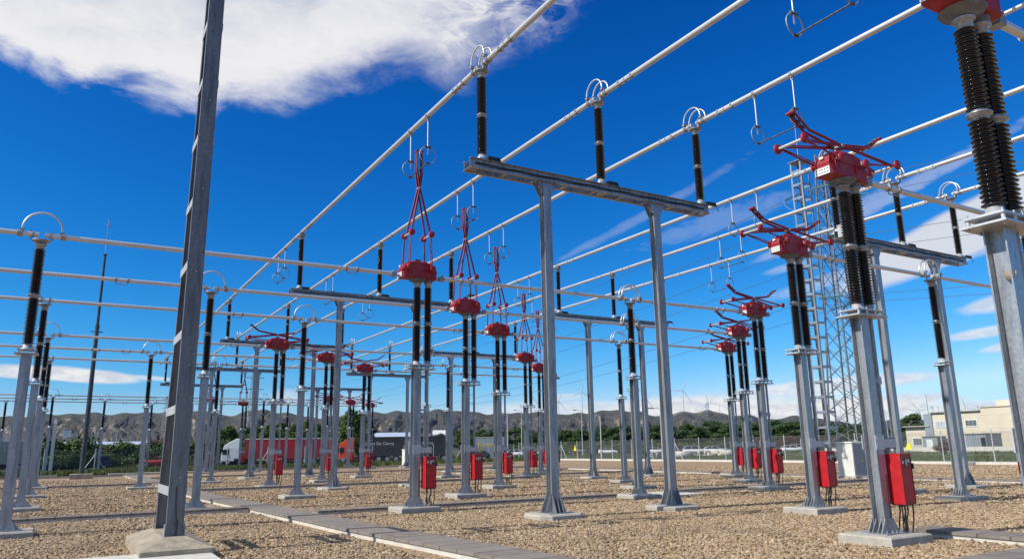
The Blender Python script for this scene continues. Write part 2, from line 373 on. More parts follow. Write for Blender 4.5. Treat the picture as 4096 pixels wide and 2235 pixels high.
def structure(o): o['kind'] = 'structure'; return o

# ------------------------------------------------------------------ ground, hills
XB = [8.94, 12.94, 16.94, 23.84, 27.84, 31.84]; ZA, ZB = 12.1, 7.01
ROWS = [[4.17, 8.74, 13.31], [20.77, 25.34, 29.91], [38.7, 43.4, 48.1], [78.8, 83.4, 88.0]]
PY = [16.51+18.33*k for k in range(5)]
b = MB(); N = 40; S = 9000
xs = [-S, -2000, -600, -200, 0, 200, 600, 2000, S]
for i in range(8):
    for j in range(8): b.add([(xs[i], xs[j], -.05), (xs[i+1], xs[j], -.05), (xs[i+1], xs[j+1], -.05), (xs[i], xs[j+1], -.05)], [(0, 1, 2, 3)])
structure(b.build('ground', 'field'))
KERB = [(-60, 62), (-6, 84), (12, 92.5), (31, 99), (61.8, 103)]
b = MB(); b.add([(-60, -30, 0), (61.8, -30, 0)]+[(x, y, 0) for x, y in KERB[::-1]], [tuple(range(7))]); structure(b.build('gravel_yard', 'gravel_ground'))
b = MB()
for (x0, y0), (x1, y1) in zip(KERB[:-1], KERB[1:]):
    d = Vector((x1-x0, y1-y0)).normalized(); n_ = Vector((-d.y, d.x))*.35
    b.prism([(x0, y0), (x1, y1), (x1+n_.x, y1+n_.y), (x0+n_.x, y0+n_.y)], 2, -.06, .16)
structure(b.build('kerb', 'concrete_pale'))
b = MB(); b.bx(60.0, 61.9, -30, 102.9, -.06, .17); structure(b.build('kerb', 'concrete_pale'))
# road with the lorries, car park
b = MB()
def strip(mb, pts, w_, z):
    for (x0, y0), (x1, y1) in zip(pts[:-1], pts[1:]):
        d = Vector((x1-x0, y1-y0)).normalized(); n_ = Vector((-d.y, d.x))*w_/2
        mb.add([(x0-n_.x, y0-n_.y, z), (x1-n_.x, y1-n_.y, z), (x1+n_.x, y1+n_.y, z), (x0+n_.x, y0+n_.y, z)], [(0, 1, 2, 3)])
strip(b, [(-120, 132), (0, 121.5), (60, 106.5), (140, 84)], 7.5, -.040); structure(b.build('road', 'asphalt'))
b = MB(); strip(b, [(60, 160), (110, 132), (160, 92)], 16, -.044); structure(b.build('car_park', 'dirt'))
# hills: ridge heights over azimuth, measured at 2500 m
rid = [(-900, 1655), (-400, 1640), (0, 1662), (150, 1660), (300, 1656), (400, 1652), (520, 1650), (640, 1648), (760, 1646), (830, 1640), (850, 1645), (880, 1660), (940, 1655), (1000, 1643), (1060, 1641), (1150, 1655), (1280, 1668), (1400, 1662), (1500, 1650), (1600, 1643), (1700, 1646), (1760, 1641), (1900, 1649), (2040, 1652), (2100, 1650), (2180, 1654), (2240, 1656), (2300, 1652), (2350, 1648), (2400, 1645), (2470, 1642), (2540, 1644), (2590, 1656), (2650, 1660), (2700, 1650), (2760, 1647), (2800, 1647), (2840, 1644), (2880, 1652), (2920, 1662), (2955, 1655), (3000, 1660), (3040, 1668), (3100, 1676), (3150, 1668), (3220, 1668), (3300, 1678), (3400, 1688), (3560, 1680), (3700, 1682), (3900, 1695), (4200, 1700), (4600, 1700)]
ra = [azel(*p) for p in rid]; RA0 = np.array([a for a, e in ra]); RA = np.linspace(RA0[0], RA0[-1], 900); RE = np.interp(RA, RA0, np.array([e for a, e in ra]))+.0016*np.sin(RA*97)*np.sin(RA*41)+.0009*np.sin(RA*233+1)
def vnoise(x, y, seed=0):
    xi = np.floor(x).astype(int); yi = np.floor(y).astype(int); fx = x-xi; fy = y-yi
    def hsh(a, c): q = np.sin(a*127.1+c*311.7+seed*74.7)*43758.5453; return q-np.floor(q)
    u = fx*fx*(3-2*fx); v = fy*fy*(3-2*fy)
    return (hsh(xi, yi)*(1-u)+hsh(xi+1, yi)*u)*(1-v)+(hsh(xi, yi+1)*(1-u)+hsh(xi+1, yi+1)*u)*v
def fbm(x, y, o=5, seed=0): return sum(vnoise(x*2**i, y*2**i, seed+i)*.5**i for i in range(o))/(2-.5**(o-1))
na, nd = 1500, 130
AA = np.linspace(RA[0], RA[-1], na); DD = np.concatenate([np.linspace(900, 2500, 112), np.linspace(2530, 3600, 18)])
A2, D2 = np.meshgrid(AA, DD); ridge = np.tan(np.interp(A2, RA, RE))*2500+EYE
prof = np.clip((D2-900)/1600, 0, 1)
x_, y_ = np.sin(A2)*D2, np.cos(A2)*D2
gully = np.abs(fbm(A2*60+fbm(x_/300, y_/300, 3, 9)*1.5, D2/900, 5, 3)*2-1)
g2 = fbm(x_/160, y_/160, 6, 5); g3 = np.abs(fbm(x_/110, y_/110, 5, 8)*2-1)
shape = prof**1.1*(1-.42*(.45-gully)*(1-prof)*2.0)-(.17*(g2-.5)+.08*(g3-.3))*np.sin(prof*pi)**.8*.75
Z = ridge*np.where(D2 <= 2500, np.clip(shape, 0, 1.0), 1-(D2-2500)/1300)
Z = np.minimum(Z, np.tan(np.interp(A2, RA, RE))*D2+EYE)-2*(1-prof)
V = np.stack([x_, y_, Z], -1).reshape(-1, 3)
i, j = np.meshgrid(np.arange(nd-1), np.arange(na-1), indexing='ij'); q = (i*na+j).ravel()
Fq = np.stack([q, q+1, q+na+1, q+na], -1)
def np_mesh(name, V, Fq, material, smooth=False):
    me = bpy.data.meshes.new(name); k = Fq.shape[1]
    me.vertices.add(len(V)); me.vertices.foreach_set('co', V.astype(np.float32).ravel())
    me.loops.add(Fq.size); me.loops.foreach_set('vertex_index', Fq.astype(np.int32).ravel())
    me.polygons.add(len(Fq)); me.polygons.foreach_set('loop_start', np.arange(0, Fq.size, k, dtype=np.int32))
    me.polygons.foreach_set('use_smooth', np.full(len(Fq), smooth)); me.update(calc_edges=True)
    me.materials.append(MAT[material]); o = bpy.data.objects.new(name, me); COL.objects.link(o); return o
structure(np_mesh('hills', V, Fq, 'hill'))

# ------------------------------------------------------------------ cable trenches, slabs
KEEP = []      # rectangles kept free of loose stones
def trench(name, pts, wid, material, top=.15, wall=True):
    b = MB(); w_ = MB()
    for (x0, y0), (x1, y1) in zip(pts[:-1], pts[1:]):
        d = Vector((x1-x0, y1-y0)).normalized(); n_ = Vector((-d.y, d.x))*wid/2; m_ = n_*1.0
        b.prism([(x0-n_.x, y0-n_.y), (x1-n_.x, y1-n_.y), (x1+n_.x, y1+n_.y), (x0+n_.x, y0+n_.y)], 2, top-.055, top)
        k = n_*.93; w_.prism([(x0-k.x, y0-k.y), (x1-k.x, y1-k.y), (x1+k.x, y1+k.y), (x0+k.x, y0+k.y)], 2, -.05, top-.057)
        KEEP.append((min(x0, x1)-abs(n_.x), max(x0, x1)+abs(n_.x), min(y0, y1)-abs(n_.y), max(y0, y1)+abs(n_.y)))
    structure(b.build(name, material)); structure(w_.build('trench_wall', 'concrete_pale'))
trench('path', [(6.62, 4.), (6.32, 11.2), (5.85, 16.5), (5.52, 23.9), (5.1, 31.6), (5.0, 48.4)], .88, 'trench_y')
trench('path', [(4.95, 49.2), (4.95, 69)], .9, 'trench_y')
for (x0, x1, y) in ((6.33, 16.9, 21.75), (-9, 5.05, 24.65), (20.0, 33.9, 22.1), (5.6, 24, 38.2), (24, 35.2, 41.2), (-9, 4.5, 48.8), (5.5, 40, 59.5), (6, 45, 76.), (-20, 4.4, 70)):
    trench('path', [(x0, y), (x1, y)], .6, 'trench_x')
trench('path', [(34.6, 9), (34.6, 29.3), (36.3, 52)], .6, 'trench_y')
trench('path', [(14.68, 4.5), (14.68, 9.1)], .8, 'trench_y')
trench('path', [(11.2, 6.1), (16.2, 6.1)], .8, 'trench_x')
b = MB(); b.bx(17.05, 20.4, 20.75, 22.8, -.05, .05); structure(b.build('slab', 'concrete_pale'))
b = MB(); b.bx(17.4, 21.0, 38.8, 40.6, -.05, .05); structure(b.build('slab', 'concrete_pale'))
b = MB(); b.bx(-.8, 2.38, 12.2, 14.82, -.05, .12, .01); structure(b.build('slab', 'concrete_pale'))
for p in ((3.6, 12.2, 74, 75.2), (6.2, 8.2, 81, 82), (-1.8, -.2, 73.6, 74.6)):
    b = MB(); b.bx(*p, -.05, .16); structure(b.build('slab', 'concrete'))
b = MB(); b.bx(17.5, 31, 90.2, 91.4, -.05, .14); structure(b.build('slab', 'concrete_pale'))
KEEP += [(-.8, 2.4, 12.2, 14.85), (17.05, 20.4, 20.75, 22.8)]

# ------------------------------------------------------------------ steel parts
def hsec(mb, x, y, z0, z1, w_=.3, d=.3, tf=.018, tw=.012):
    mb.bx(x-w_/2, x+w_/2, y-d/2, y-d/2+tf, z0, z1); mb.bx(x-w_/2, x+w_/2, y+d/2-tf, y+d/2, z0, z1)
    mb.bx(x-tw/2, x+tw/2, y-d/2+tf-.002, y+d/2-tf+.002, z0, z1); return mb
def footing(x, y, sx, sy, h_, parent, material='concrete', cham=0.):
    b = MB()
    if cham:
        def o(s): return [(x-sx/2+s, y-sy/2+cham), (x-sx/2+cham, y-sy/2+s), (x+sx/2-cham, y-sy/2+s), (x+sx/2-s, y-sy/2+cham), (x+sx/2-s, y+sy/2-cham), (x+sx/2-cham, y+sy/2-s), (x-sx/2+cham, y+sy/2-s), (x-sx/2+s, y+sy/2-cham)]
        A = o(0); B = o(.03); V = [(p, q, -.05) for p, q in A]+[(p, q, h_-.03) for p, q in A]+[(p, q, h_) for p, q in B]
        F = [tuple(range(16, 24)), tuple(range(8))[::-1]]
        for l in (0, 8): F += [(l+i, l+(i+1) % 8, l+8+(i+1) % 8, l+8+i) for i in range(8)]
        b.add(V, F)
    else: b.bx(x-sx/2, x+sx/2, y-sy/2, y+sy/2, -.05, h_, .025)
    return b.build('footing', material, parent)
def sheds(mb, x, y, z0, z1, r=.135, core=.078, ns=19, n=24):
    dz = (z1-z0)/ns; pr = [(core, z0)]
    for i in range(ns):
        z = z0+i*dz; rr = r if i % 2 == 0 else r*.93
        pr += [(core, z+dz*.18), (rr-.006, z+dz*.30), (rr, z+dz*.38), (rr-.004, z+dz*.46), (core+.012, z+dz*.86)]
    pr += [(core, z1)]; return mb.lathe(pr, (x, y, 0), n)
def flange(mb, x, y, z, n=20):      # a metal joint, .12 high
    return mb.lathe([(.085, z), (.10, z+.02), (.10, z+.035), (.135, z+.045), (.135, z+.062), (.142, z+.064), (.142, z+.08), (.10, z+.085), (.095, z+.12)], (x, y, 0), n)
INS = {}
def ins_stack(x, y, z0, z1, parent, r=.135, dusty=False):
    """two porcelain units, their joint and end caps; meshes of like stacks are shared"""
    key = (round(z1-z0, 3), r, dusty)
    if key not in INS:
        H_ = z1-z0; c = .13; u = (H_-2*c-.12)/2; b = MB(); sheds(b, 0, 0, c, c+u, r); lo = b; b2 = MB(); sheds(b2, 0, 0, c+u+.12, H_-c, r*.97)
        m_ = MB(); m_.lathe([(.15, 0), (.15, .02), (.105, .03), (.095, .125), (.08, .13)], (0, 0, 0), 20)
        for k in range(8): m_.box((.125*math.cos(k*pi/4), .125*math.sin(k*pi/4), .028), (.025, .025, .02))
        f_ = MB(); flange(f_, 0, 0, c+u); t_ = MB(); t_.lathe([(.08, H_-c), (.095, H_-c+.02), (.095, H_-.03), (.13, H_-.02), (.13, H_)], (0, 0, 0), 20)
        pm = 'porcelain_dusty' if dusty else 'porcelain'
        INS[key] = [lo.build('insulator', pm).data, b2.build('insulator', pm).data, m_.build('cap', 'galvanised_light').data, f_.build('flange', 'galvanised').data, t_.build('cap', 'galvanised').data]
        for d in INS[key]:
            for o in list(COL.objects):
                if o.data is d: bpy.data.objects.remove(o)
    L = INS[key]; objs = []
    for nm, d in zip(('insulator', 'insulator', 'cap', 'flange', 'cap'), L):
        o = bpy.data.objects.new(nm, d); COL.objects.link(o); objs.append(o)
    objs[0].parent = parent; objs[0].location = (x, y, z0)
    objs[1].parent = parent; objs[1].location = (x, y, z0)
    objs[2].parent = objs[0]; objs[3].parent = objs[0]; objs[4].parent = objs[1]
def bolt(mb, x, y, z, h_=.05, r=.014): mb.cyl((x, y, z), (x, y, z+h_), r, n=6)
def base_steel(mb, x, y, z, w_=.3, d=.3, k=.30, hh=.27):
    mb.box((x, y, z+.012), (w_+2*k*.75, d+.28, .024))
    for s in (-1, 1):
        yy = y+s*(d/2+.008); mb.prism([(x-k, z+.024), (x+k, z+.024), (x+w_/2, z+hh), (x-w_/2, z+hh)], 1, yy-.007, yy+.007)
        xx = x+s*w_/2
        mb.prism([(y-d/2+.02, z+.024), (y+d/2-.02, z+.024), (y+d/2-.02, z+hh*.9), (y-d/2+.02, z+hh*.9)], 0, xx-.012, xx+.0) if False else None
        for t_ in (-1, 1):
            mb.prism([(x+s*(w_/2+.001), z+.024), (x+s*k, z+.024), (x+s*(w_/2+.001), z+hh*.95)], 1, y+t_*(d/2-.07)-.006, y+t_*(d/2-.07)+.006)
            bolt(mb, x+s*(w_/2+.08), y+t_*(d/2+.07), z+.02)
            bolt(mb, x+s*.06, y+t_*(d/2+.09), z+.02)

# ------------------------------------------------------------------ pantograph disconnectors
def pantograph(closed):
    r = empty('pantograph_disconnector', (0, 0, 0))
    footing(0, 0, 1.2, 1.05, .18, r)
    b = MB(); hsec(b, 0, 0, .2, 4.12, .23, .24); base_steel(b, 0, 0, .18, .23, .24, .27, .27); b.build('post', 'galvanised', r)
    b = MB(); b.bx(.06, .10, -.127, -.121, .2, 1.2); b.bx(.06, .10, -.20, -.121, .185, .198); b.build('earth_strap', 'copper', r)
    b = MB(); b.bx(-.33, .55, -.25, .25, 4.13, 4.155); b.bx(-.29, .52, -.22, .22, 4.235, 4.262)
    for x in (-.25, .0, .25, .48):
        for y in (-.19, .19): b.cyl((x, y, 4.10), (x, y, 4.30), .013, n=6); b.cyl((x, y, 4.16), (x, y, 4.235), .024, n=8)
    b.build('top_plate', 'galvanised_light', r)
    ins_stack(0, 0, 4.263, 6.78, r, dusty=True); ins_stack(.36, 0, 4.263, 6.80, r, dusty=True)
    # drive shaft with its guide, down to the control box
    b = MB(); b.cyl((.36, 0, 1.58), (.36, 0, 4.13), .042, n=12); b.cyl((.36, 0, 1.6), (.36, 0, 1.75), .075, n=12); b.cyl((.36, 0, 2.0), (.36, 0, 2.12), .06, n=12)
    b.build('drive_shaft', 'cast_aluminium', r)
    b = MB(); b.bx(.0, .44, -.03, .03, 2.9, 2.95); b.cyl((.36, 0, 2.86), (.36, 0, 3.0), .07, n=12); b.build('shaft_guide', 'galvanised_light', r)
    b = MB()
    b.box((0, -.129, 1.78), (.26, .016, .26)); b.box((.1, .129, 1.78), (.5, .016, .26)); b.bx(.120, .46, -.137, -.121, 1.68, 1.84); b.bx(.45, .466, -.14, .14, 1.66, 1.86)
    for x in (-.1, .1):
        for z in (1.71, 1.85): b.cyl((x, -.137, z), (x, -.149, z), .014, n=6)
    b.build('bracket', 'galvanised_light', r)
    # control box
    b = MB(); b.bx(.19, .52, -.36, -.03, .68, 1.56); b.bx(.185, .525, -.365, -.025, 1.555, 1.575); cb = b.build('control_box', 'red_paint', r)
    b = MB(); b.bx(.205, .506, -.368, -.3605, .70, .705); b.bx(.205, .506, -.368, -.3605, 1.535, 1.54); b.bx(.203, .207, -.368, -.3605, .70, 1.54); b.bx(.504, .508, -.368, -.3605, .70, 1.54); b.build('door_seam', 'black', cb)
    b = MB(); b.bx(.225, .285, -.366, -.3605, 1.40, 1.44); b.build('label_plate', 'white_plate', cb)
    for z_ in (.80, 1.44): b = MB(); b.cyl((.195, -.366, z_-.03), (.195, -.366, z_+.03), .009, n=8); b.build('hinge', 'black', cb)
    b = MB(); b.bx(.21, .50, -.32, -.08, .66, .679); b.build('gland_plate', 'black', cb)
    b = MB(); b.bx(.30, .47, -.368, -.36, 1.33, 1.50); b.build('window', 'screen_glass', cb)
    b = MB(); b.bx(.32, .36, -.374, -.367, 1.36, 1.47); b.build('gauge', 'off_white', cb)
    b = MB(); b.bx(.385, .44, -.374, -.367, 1.42, 1.47); b.build('switch', 'off_white', cb)
    b = MB(); b.bx(.515, .545, -.385, -.355, 1.30, 1.40); b.build('handle', 'black', cb)
    b = MB()
    for k in range(6):
        x = .23+.05*k; y = -.30+.2*((k*37) % 5)/5; e = Vector((x+.03*math.sin(k*2), y+.05, .15))
        pts = [Vector((x, y, .70)), Vector((x+.01, y, .55)), Vector((x+.04*math.cos(k), y+.02, .38)), Vector((e.x+.03, e.y, .26)), e]
        b.tube(pts, .0135, 6)
    b.build('cable', 'black_cable', r)
    # head housing
    P = [(-.57, 6.90), (-.585, 7.16), (-.53, 7.30), (-.40, 7.40), (-.2, 7.45), (.2, 7.45), (.40, 7.40), (.53, 7.30), (.585, 7.16), (.57, 6.90)]
    b = MB(); V = []
    for yy, k in ((-.20, .90), (-.165, 1.), (.165, 1.), (.20, .90)): V += [(x*k, yy, 7.1+(z-7.1)*k) for x, z in P]
    n = len(P); F = [tuple(range(n)), tuple(range(3*n, 4*n))[::-1]]
    for l in range(3): F += [(l*n+i, (l+1)*n+i, (l+1)*n+(i+1) % n, l*n+(i+1) % n) for i in range(n)]
    b.add(V, F); b.bx(-.592, .592, -.205, .205, 7.135, 7.155)
    for x in (-.46, .16): b.bx(x, x+.035, -.222, -.19, 7.0, 7.2)
    b.bx(-.30, .30, -.214, -.2, 7.18, 7.36); hd = b.build('housing', 'red_housing', r)
    b = MB(); b.box((-.588, 0, 6.995), (.012, .33, .15)); np_ = b.build('nameplate', 'white_plate', hd)
    b = MB()
    for k in range(5):
        for z in (6.965, 7.03): b.box((-.596, -.12+.06*k, z), (.006, .026, .016))
    b.build('lettering', 'black', hd)
    b = MB(); b.box((-.588, 0, 7.27), (.012, .09, .05)); b.build('badge', 'white_plate', hd)
    b = MB(); b.lathe([(.09, 6.76), (.11, 6.80), (.24, 6.85), (.27, 6.895)], (0, 0, 0), 20); b.lathe([(.08, 6.78), (.12, 6.82), (.13, 6.895)], (.36, 0, 0), 16); b.build('base_plate', 'dull_casting', r)
    b = MB()
    for s in (-1, 1):
        b = MB(); b.box((s*.66, 0, 6.97), (.22, .15, .03)); b.box((s*.80, 0, 6.99), (.16, .17, .13)); b.box((s*.80, 0, 7.08), (.05, .2, .04)); b.build('terminal', 'cast_aluminium', r)
    b = MB(); b.cyl((0, 0, 7.43), (0, 0, 7.52), .045, n=10); b.box((0, 0, 7.50), (.16, .1, .06)); b.build('buffer', 'black', r)
    # arms: four lower rods, two scissor frames of upper rods, discs on the joints
    Y = .27
    if closed: knee, cross, bend, tip = (.33, 8.32), 9.88, (.085, 10.42), (.085, 11.12)
    else: knee, cross, bend, tip = (1.45, 7.40), 7.62, (.92, 7.76), (1.36, 8.06)
    for s in (-1, 1):
        b = MB()
        for t_ in (-1, 1): b.cyl((s*.38, t_*Y, 7.22), (s*knee[0], t_*Y, knee[1]), .019, n=8); b.cyl((s*.38-.04*(1 if closed else 0), t_*(Y-.03), 7.22+(0 if closed else .05)), (s*knee[0]-(.03 if closed else 0), t_*(Y-.03), knee[1]), .012, n=6)
        b.build('lower_arm', 'red_arm', r)
        b = MB()
        yk, yc = .20, .06
        for t_ in (-1, 1):
            path = [(s*knee[0], t_*yk, knee[1]), (0, t_*(yc+.02), cross), (-s*bend[0], t_*yc, bend[1])]
            b.tube(path, .021, 8)
            off = Vector((.045, 0, 0)) if closed else Vector((0, 0, .045)); b.tube([Vector(p)+off*(1 if k == 0 else .7) for k, p in enumerate(path)], .013, 6)
            b.tube([path[2], (-s*tip[0], t_*yc, tip[1])], .024, 8)
        b.cyl((-s*tip[0], -yc-.03, tip[1]), (-s*tip[0], yc+.03, tip[1]), .038, n=10)
        u = b.build('upper_arm', 'red_arm', r)
        b = MB(); p0 = Vector((-s*bend[0], 0, bend[1])); p1 = Vector((-s*tip[0], 0, tip[1])); dd = (p1-p0)
        off = Vector((s*.02, 0, 0)) if closed else Vector((0, 0, .035))
        for t_ in (-.03, .03): b.cyl(p0+dd*.1+off+Vector((0, t_, 0)), p0+dd*.95+off+Vector((0, t_, 0)), .015, n=6)
        for q_ in (.2, .5, .8): b.box(p0+dd*q_+off, (.05, .11, .04))
        b.build('contact_finger', 'dark_fitting', u)
        b = MB(); b.cyl((s*knee[0], -Y, knee[1]), (s*knee[0], Y, knee[1]), .03, n=10); b.build('cross_shaft', 'aluminium', r)
        for t_ in (-1, 1):
            b = MB(); b.lathe([(.02, 0), (.1, .005), (.108, .02), (.10, .045), (.04, .055), (.02, .055)], (0, 0, 0), 18)
            o = b.build('joint_disc', 'red_housing', r); o.location = (s*knee[0], t_*(Y+.02), knee[1]); o.rotation_euler = (t_*-pi/2, 0, 0)
            o2 = o.copy(); COL.objects.link(o2); o2.parent = r; o2.location = (s*.38, t_*(Y+.02), 7.22)
    b = MB()
    b.cyl((0, -.12, cross), (0, .12, cross), .035, n=10); b.build('pivot', 'cast_aluminium', r)
    for t_ in (-1, 1):
        for q_ in (-.38, .38): b = MB(); b.box((q_, t_*(Y-.05), 7.26), (.07, .06, .08)); b.build('pivot', 'cast_aluminium', r)
    return r
def hanger():
    r = empty('hanging_contact', (0, 0, 0))
    for s in (-1, 1):
        y = s*.69
        b = MB(); b.cyl((0, y-.035, 0), (0, y+.035, 0), .098, n=16); b.box((0, y, -.13), (.06, .07, .12)); b.box((0, y, -.10), (.13, .05, .03)); b.build('tube_clamp', 'cast_aluminium', r)
        b = MB(); b.cyl((0, y, -.15), (0, y, -1.33), .02, n=8); b.build('rod', 'aluminium', r)
        b = MB(); b.tube([(.27*math.sin(a), y, -1.34+.0-.27+.27*math.cos(a)+.26) for a in [2*pi*k/28 for k in range(28)]], .017, 6, True); b.build('ring', 'cast_aluminium', r)
        b = MB(); b.box((0, y, -1.08), (.22, .05, .045)); b.box((-.07, y, -1.06), (.03, .07, .07)); b.box((.07, y, -1.06), (.03, .07, .07)); b.build('ring_clamp', 'dark_fitting', r)
    b = MB(); b.cyl((0, -.72, -1.61), (0, .72, -1.61), .021, n=8); b.box((0, -.69, -1.62), (.12, .06, .04)); b.box((0, .69, -1.62), (.12, .06, .04)); b.build('contact_bar', 'dark_fitting', r)
    return r
proto = {True: pantograph(True), False: pantograph(False)}; hproto = hanger()
for o in (proto[True], proto[False], hproto): o['unused'] = 1
bay_name = ['nearest', 'second', 'third', 'farthest']
pans = []
SPEC = {}
dist_word = {0: 'nearest', 1: 'middle', 2: 'farthest'}
PN_ = {(0, 0, 0): 'folded red pantograph cut by the top right corner',
 (0, 0, 1): 'second largest folded red pantograph near the right edge',
 (0, 0, 2): 'third largest folded red pantograph left of the gantry tower',
 (1, 0, 0): 'biggest raised red pantograph',
 (1, 0, 1): 'middle one of the three big raised red pantographs',
 (1, 0, 2): 'smallest of the three big raised red pantographs',
 (1, 1, 0): 'highest of the three folded pantographs right of the tall legs',
 (1, 1, 1): 'middle of the three folded pantographs right of the tall legs',
 (1, 1, 2): 'lowest of the three folded pantographs right of the tall legs',
 (2, 0, 0): 'leftmost folded pantograph of the row left of centre',
 (2, 0, 1): 'second folded pantograph of the row left of centre',
 (2, 0, 2): 'third folded pantograph of the row left of centre',
 (2, 1, 0): 'small raised pantograph left of the tallest centre leg',
 (2, 1, 1): 'small raised pantograph half hidden by the tallest centre leg',
 (2, 1, 2): 'small raised pantograph peeping out right of the tallest centre leg',
 (3, 0, 0): 'tiny raised pantograph touching the right side of the dark column',
 (3, 0, 1): 'tiny raised pantograph beside the first distant portal beam end',
 (3, 0, 2): 'tiny raised pantograph left of the leftmost folded one',
 (3, 1, 0): 'tiny distant folded pantograph left above the red trailer',
 (3, 1, 1): 'tiny distant folded pantograph above the orange lorry',
 (3, 1, 2): 'tiny distant folded pantograph above the first black trailer'}
PLAB = PN_
for bi, row in enumerate(ROWS):
    for bus in (0, 1):
        if bi == 0 and bus == 1: continue
        for j in range(3):
            closed = (bi, bus) in ((1, 0), (2, 1), (3, 0))
            x, y = XB[bus*3+j], row[j]
            o = copy_tree(proto[closed]); o.location = (x, y, 0)
            tag(o, PLAB[(bi, bus, j)]+(' with twin brown insulators' if bi < 2 else ''), 'disconnector', 'red pantograph disconnectors under the busbars')
            if bi == 0:      # no tube on the left of the nearest heads
                for ch_ in list(o.children):
                    if ch_.name.startswith('terminal') and ch_.data.vertices[0].co.x < 0: bpy.data.objects.remove(ch_)
            if (bi, bus, j) != (0, 0, 0):
                hgr = copy_tree(hproto); hgr.location = (x, y, ZA)
                what = 'raised' if closed else 'folded'
                tag(hgr, 'ring contacts hanging above the '+PN_[(bi, bus, j)], 'hanging contact', 'ring contacts hanging under the busbar tubes')
def kill(o):
    for ch in list(o.children): kill(ch)
    bpy.data.objects.remove(o)
for o in (proto[True], proto[False], hproto): kill(o)

# ------------------------------------------------------------------ post insulators that carry the low tubes
def arc(p0, p1, h_, n=16, drop=.0):
    p0, p1 = Vector(p0), Vector(p1); m_ = (p0+p1)/2; d = (p1-p0)/2
    return [p0-Vector((0, 0, drop))]+[m_-d*math.cos(pi*k/n)+Vector((0, 0, h_*math.sin(pi*k/n)**.8)) for k in range(n+1)]+[p1-Vector((0, 0, drop))]
def tube_joint(par, ax, c, r, gap, reach, h_, loops):
    """bypass loops over a gap between two tubes; ax = 0 along x, 1 along y"""
    c = Vector(c); e = Vector((1, 0, 0)) if ax == 0 else Vector((0, 1, 0)); s = Vector((0, 1, 0)) if ax == 0 else Vector((1, 0, 0))
    for q in loops:
        b = MB(); b.tube(arc(c-e*reach+s*q+Vector((0, 0, r)), c+e*reach+s*q+Vector((0, 0, r)), h_, 18), .024, 8); b.build('bypass_loop', 'aluminium', par)
    for k in (-1, 1):
        b = MB(); b.cyl(c+e*k*(reach+.03)-e*.05, c+e*k*(reach+.03)+e*.05, r+.028, n=14)
        b.box(c+e*k*reach+Vector((0, 0, r+.02)), (.09, .11 if len(loops) == 1 else .3, .06) if ax == 0 else (.3, .09, .06)); b.build('loop_clamp', 'cast_aluminium', par)
        b = MB(); b.cyl(c+e*k*(gap+.12)-e*.02, c+e*k*(gap+.12)+e*.02, r+.016, n=14); b.build('tube_ring', 'cast_aluminium', par)
def support(kind):
    r = empty('post_insulator', (0, 0, 0)); footing(0, 0, 1.15, 1.0, .15, r)
    b = MB(); hsec(b, 0, 0, .17, 4.1, .22, .22); base_steel(b, 0, 0, .15, .22, .22, .27, .25); b.build('post', 'galvanised', r)
    b = MB(); b.bx(-.24, .24, -.22, .22, 4.10, 4.125); b.bx(-.2, .2, -.19, .19, 4.19, 4.215)
    for x in (-.17, .17):
        for y in (-.15, .15): b.cyl((x, y, 4.08), (x, y, 4.25), .013, n=6)
    b.build('top_plate', 'galvanised_light', r)
    ins_stack(0, 0, 4.216, 6.78, r)
    b = MB(); b.lathe([(.06, 6.78), (.08, 6.80), (.19, 6.845), (.21, 6.86), (.2, 6.875)], (0, 0, 0), 18)
    if kind != 'fixed':
        for s in (-1, 1): b.tube([(s*.15, 0, 6.86), (s*.20, 0, 6.88), (s*.23, 0, 6.93), (s*.23, 0, 7.0)], .018, 6); b.box((s*.23, 0, 7.09), (.03, .03, .06))
    else:
        for s in (-.12, .12): b.cyl((s-.03, 0, ZB), (s+.03, 0, ZB), .085, n=14); b.box((s, 0, 6.92), (.06, .15, .09)); b.box((s, 0, 7.1), (.05, .12, .03))
    b.build('tube_saddle', 'cast_aluminium', r)
    if kind != 'fixed':
        tube_joint(r, 0, (0, 0, ZB), .06, .06, .42, .5 if kind == 'single' else .46, (0,) if kind == 'single' else (-.09, .09))
    return r
sp_ = {k: support(k) for k in ('single', 'double', 'fixed')}
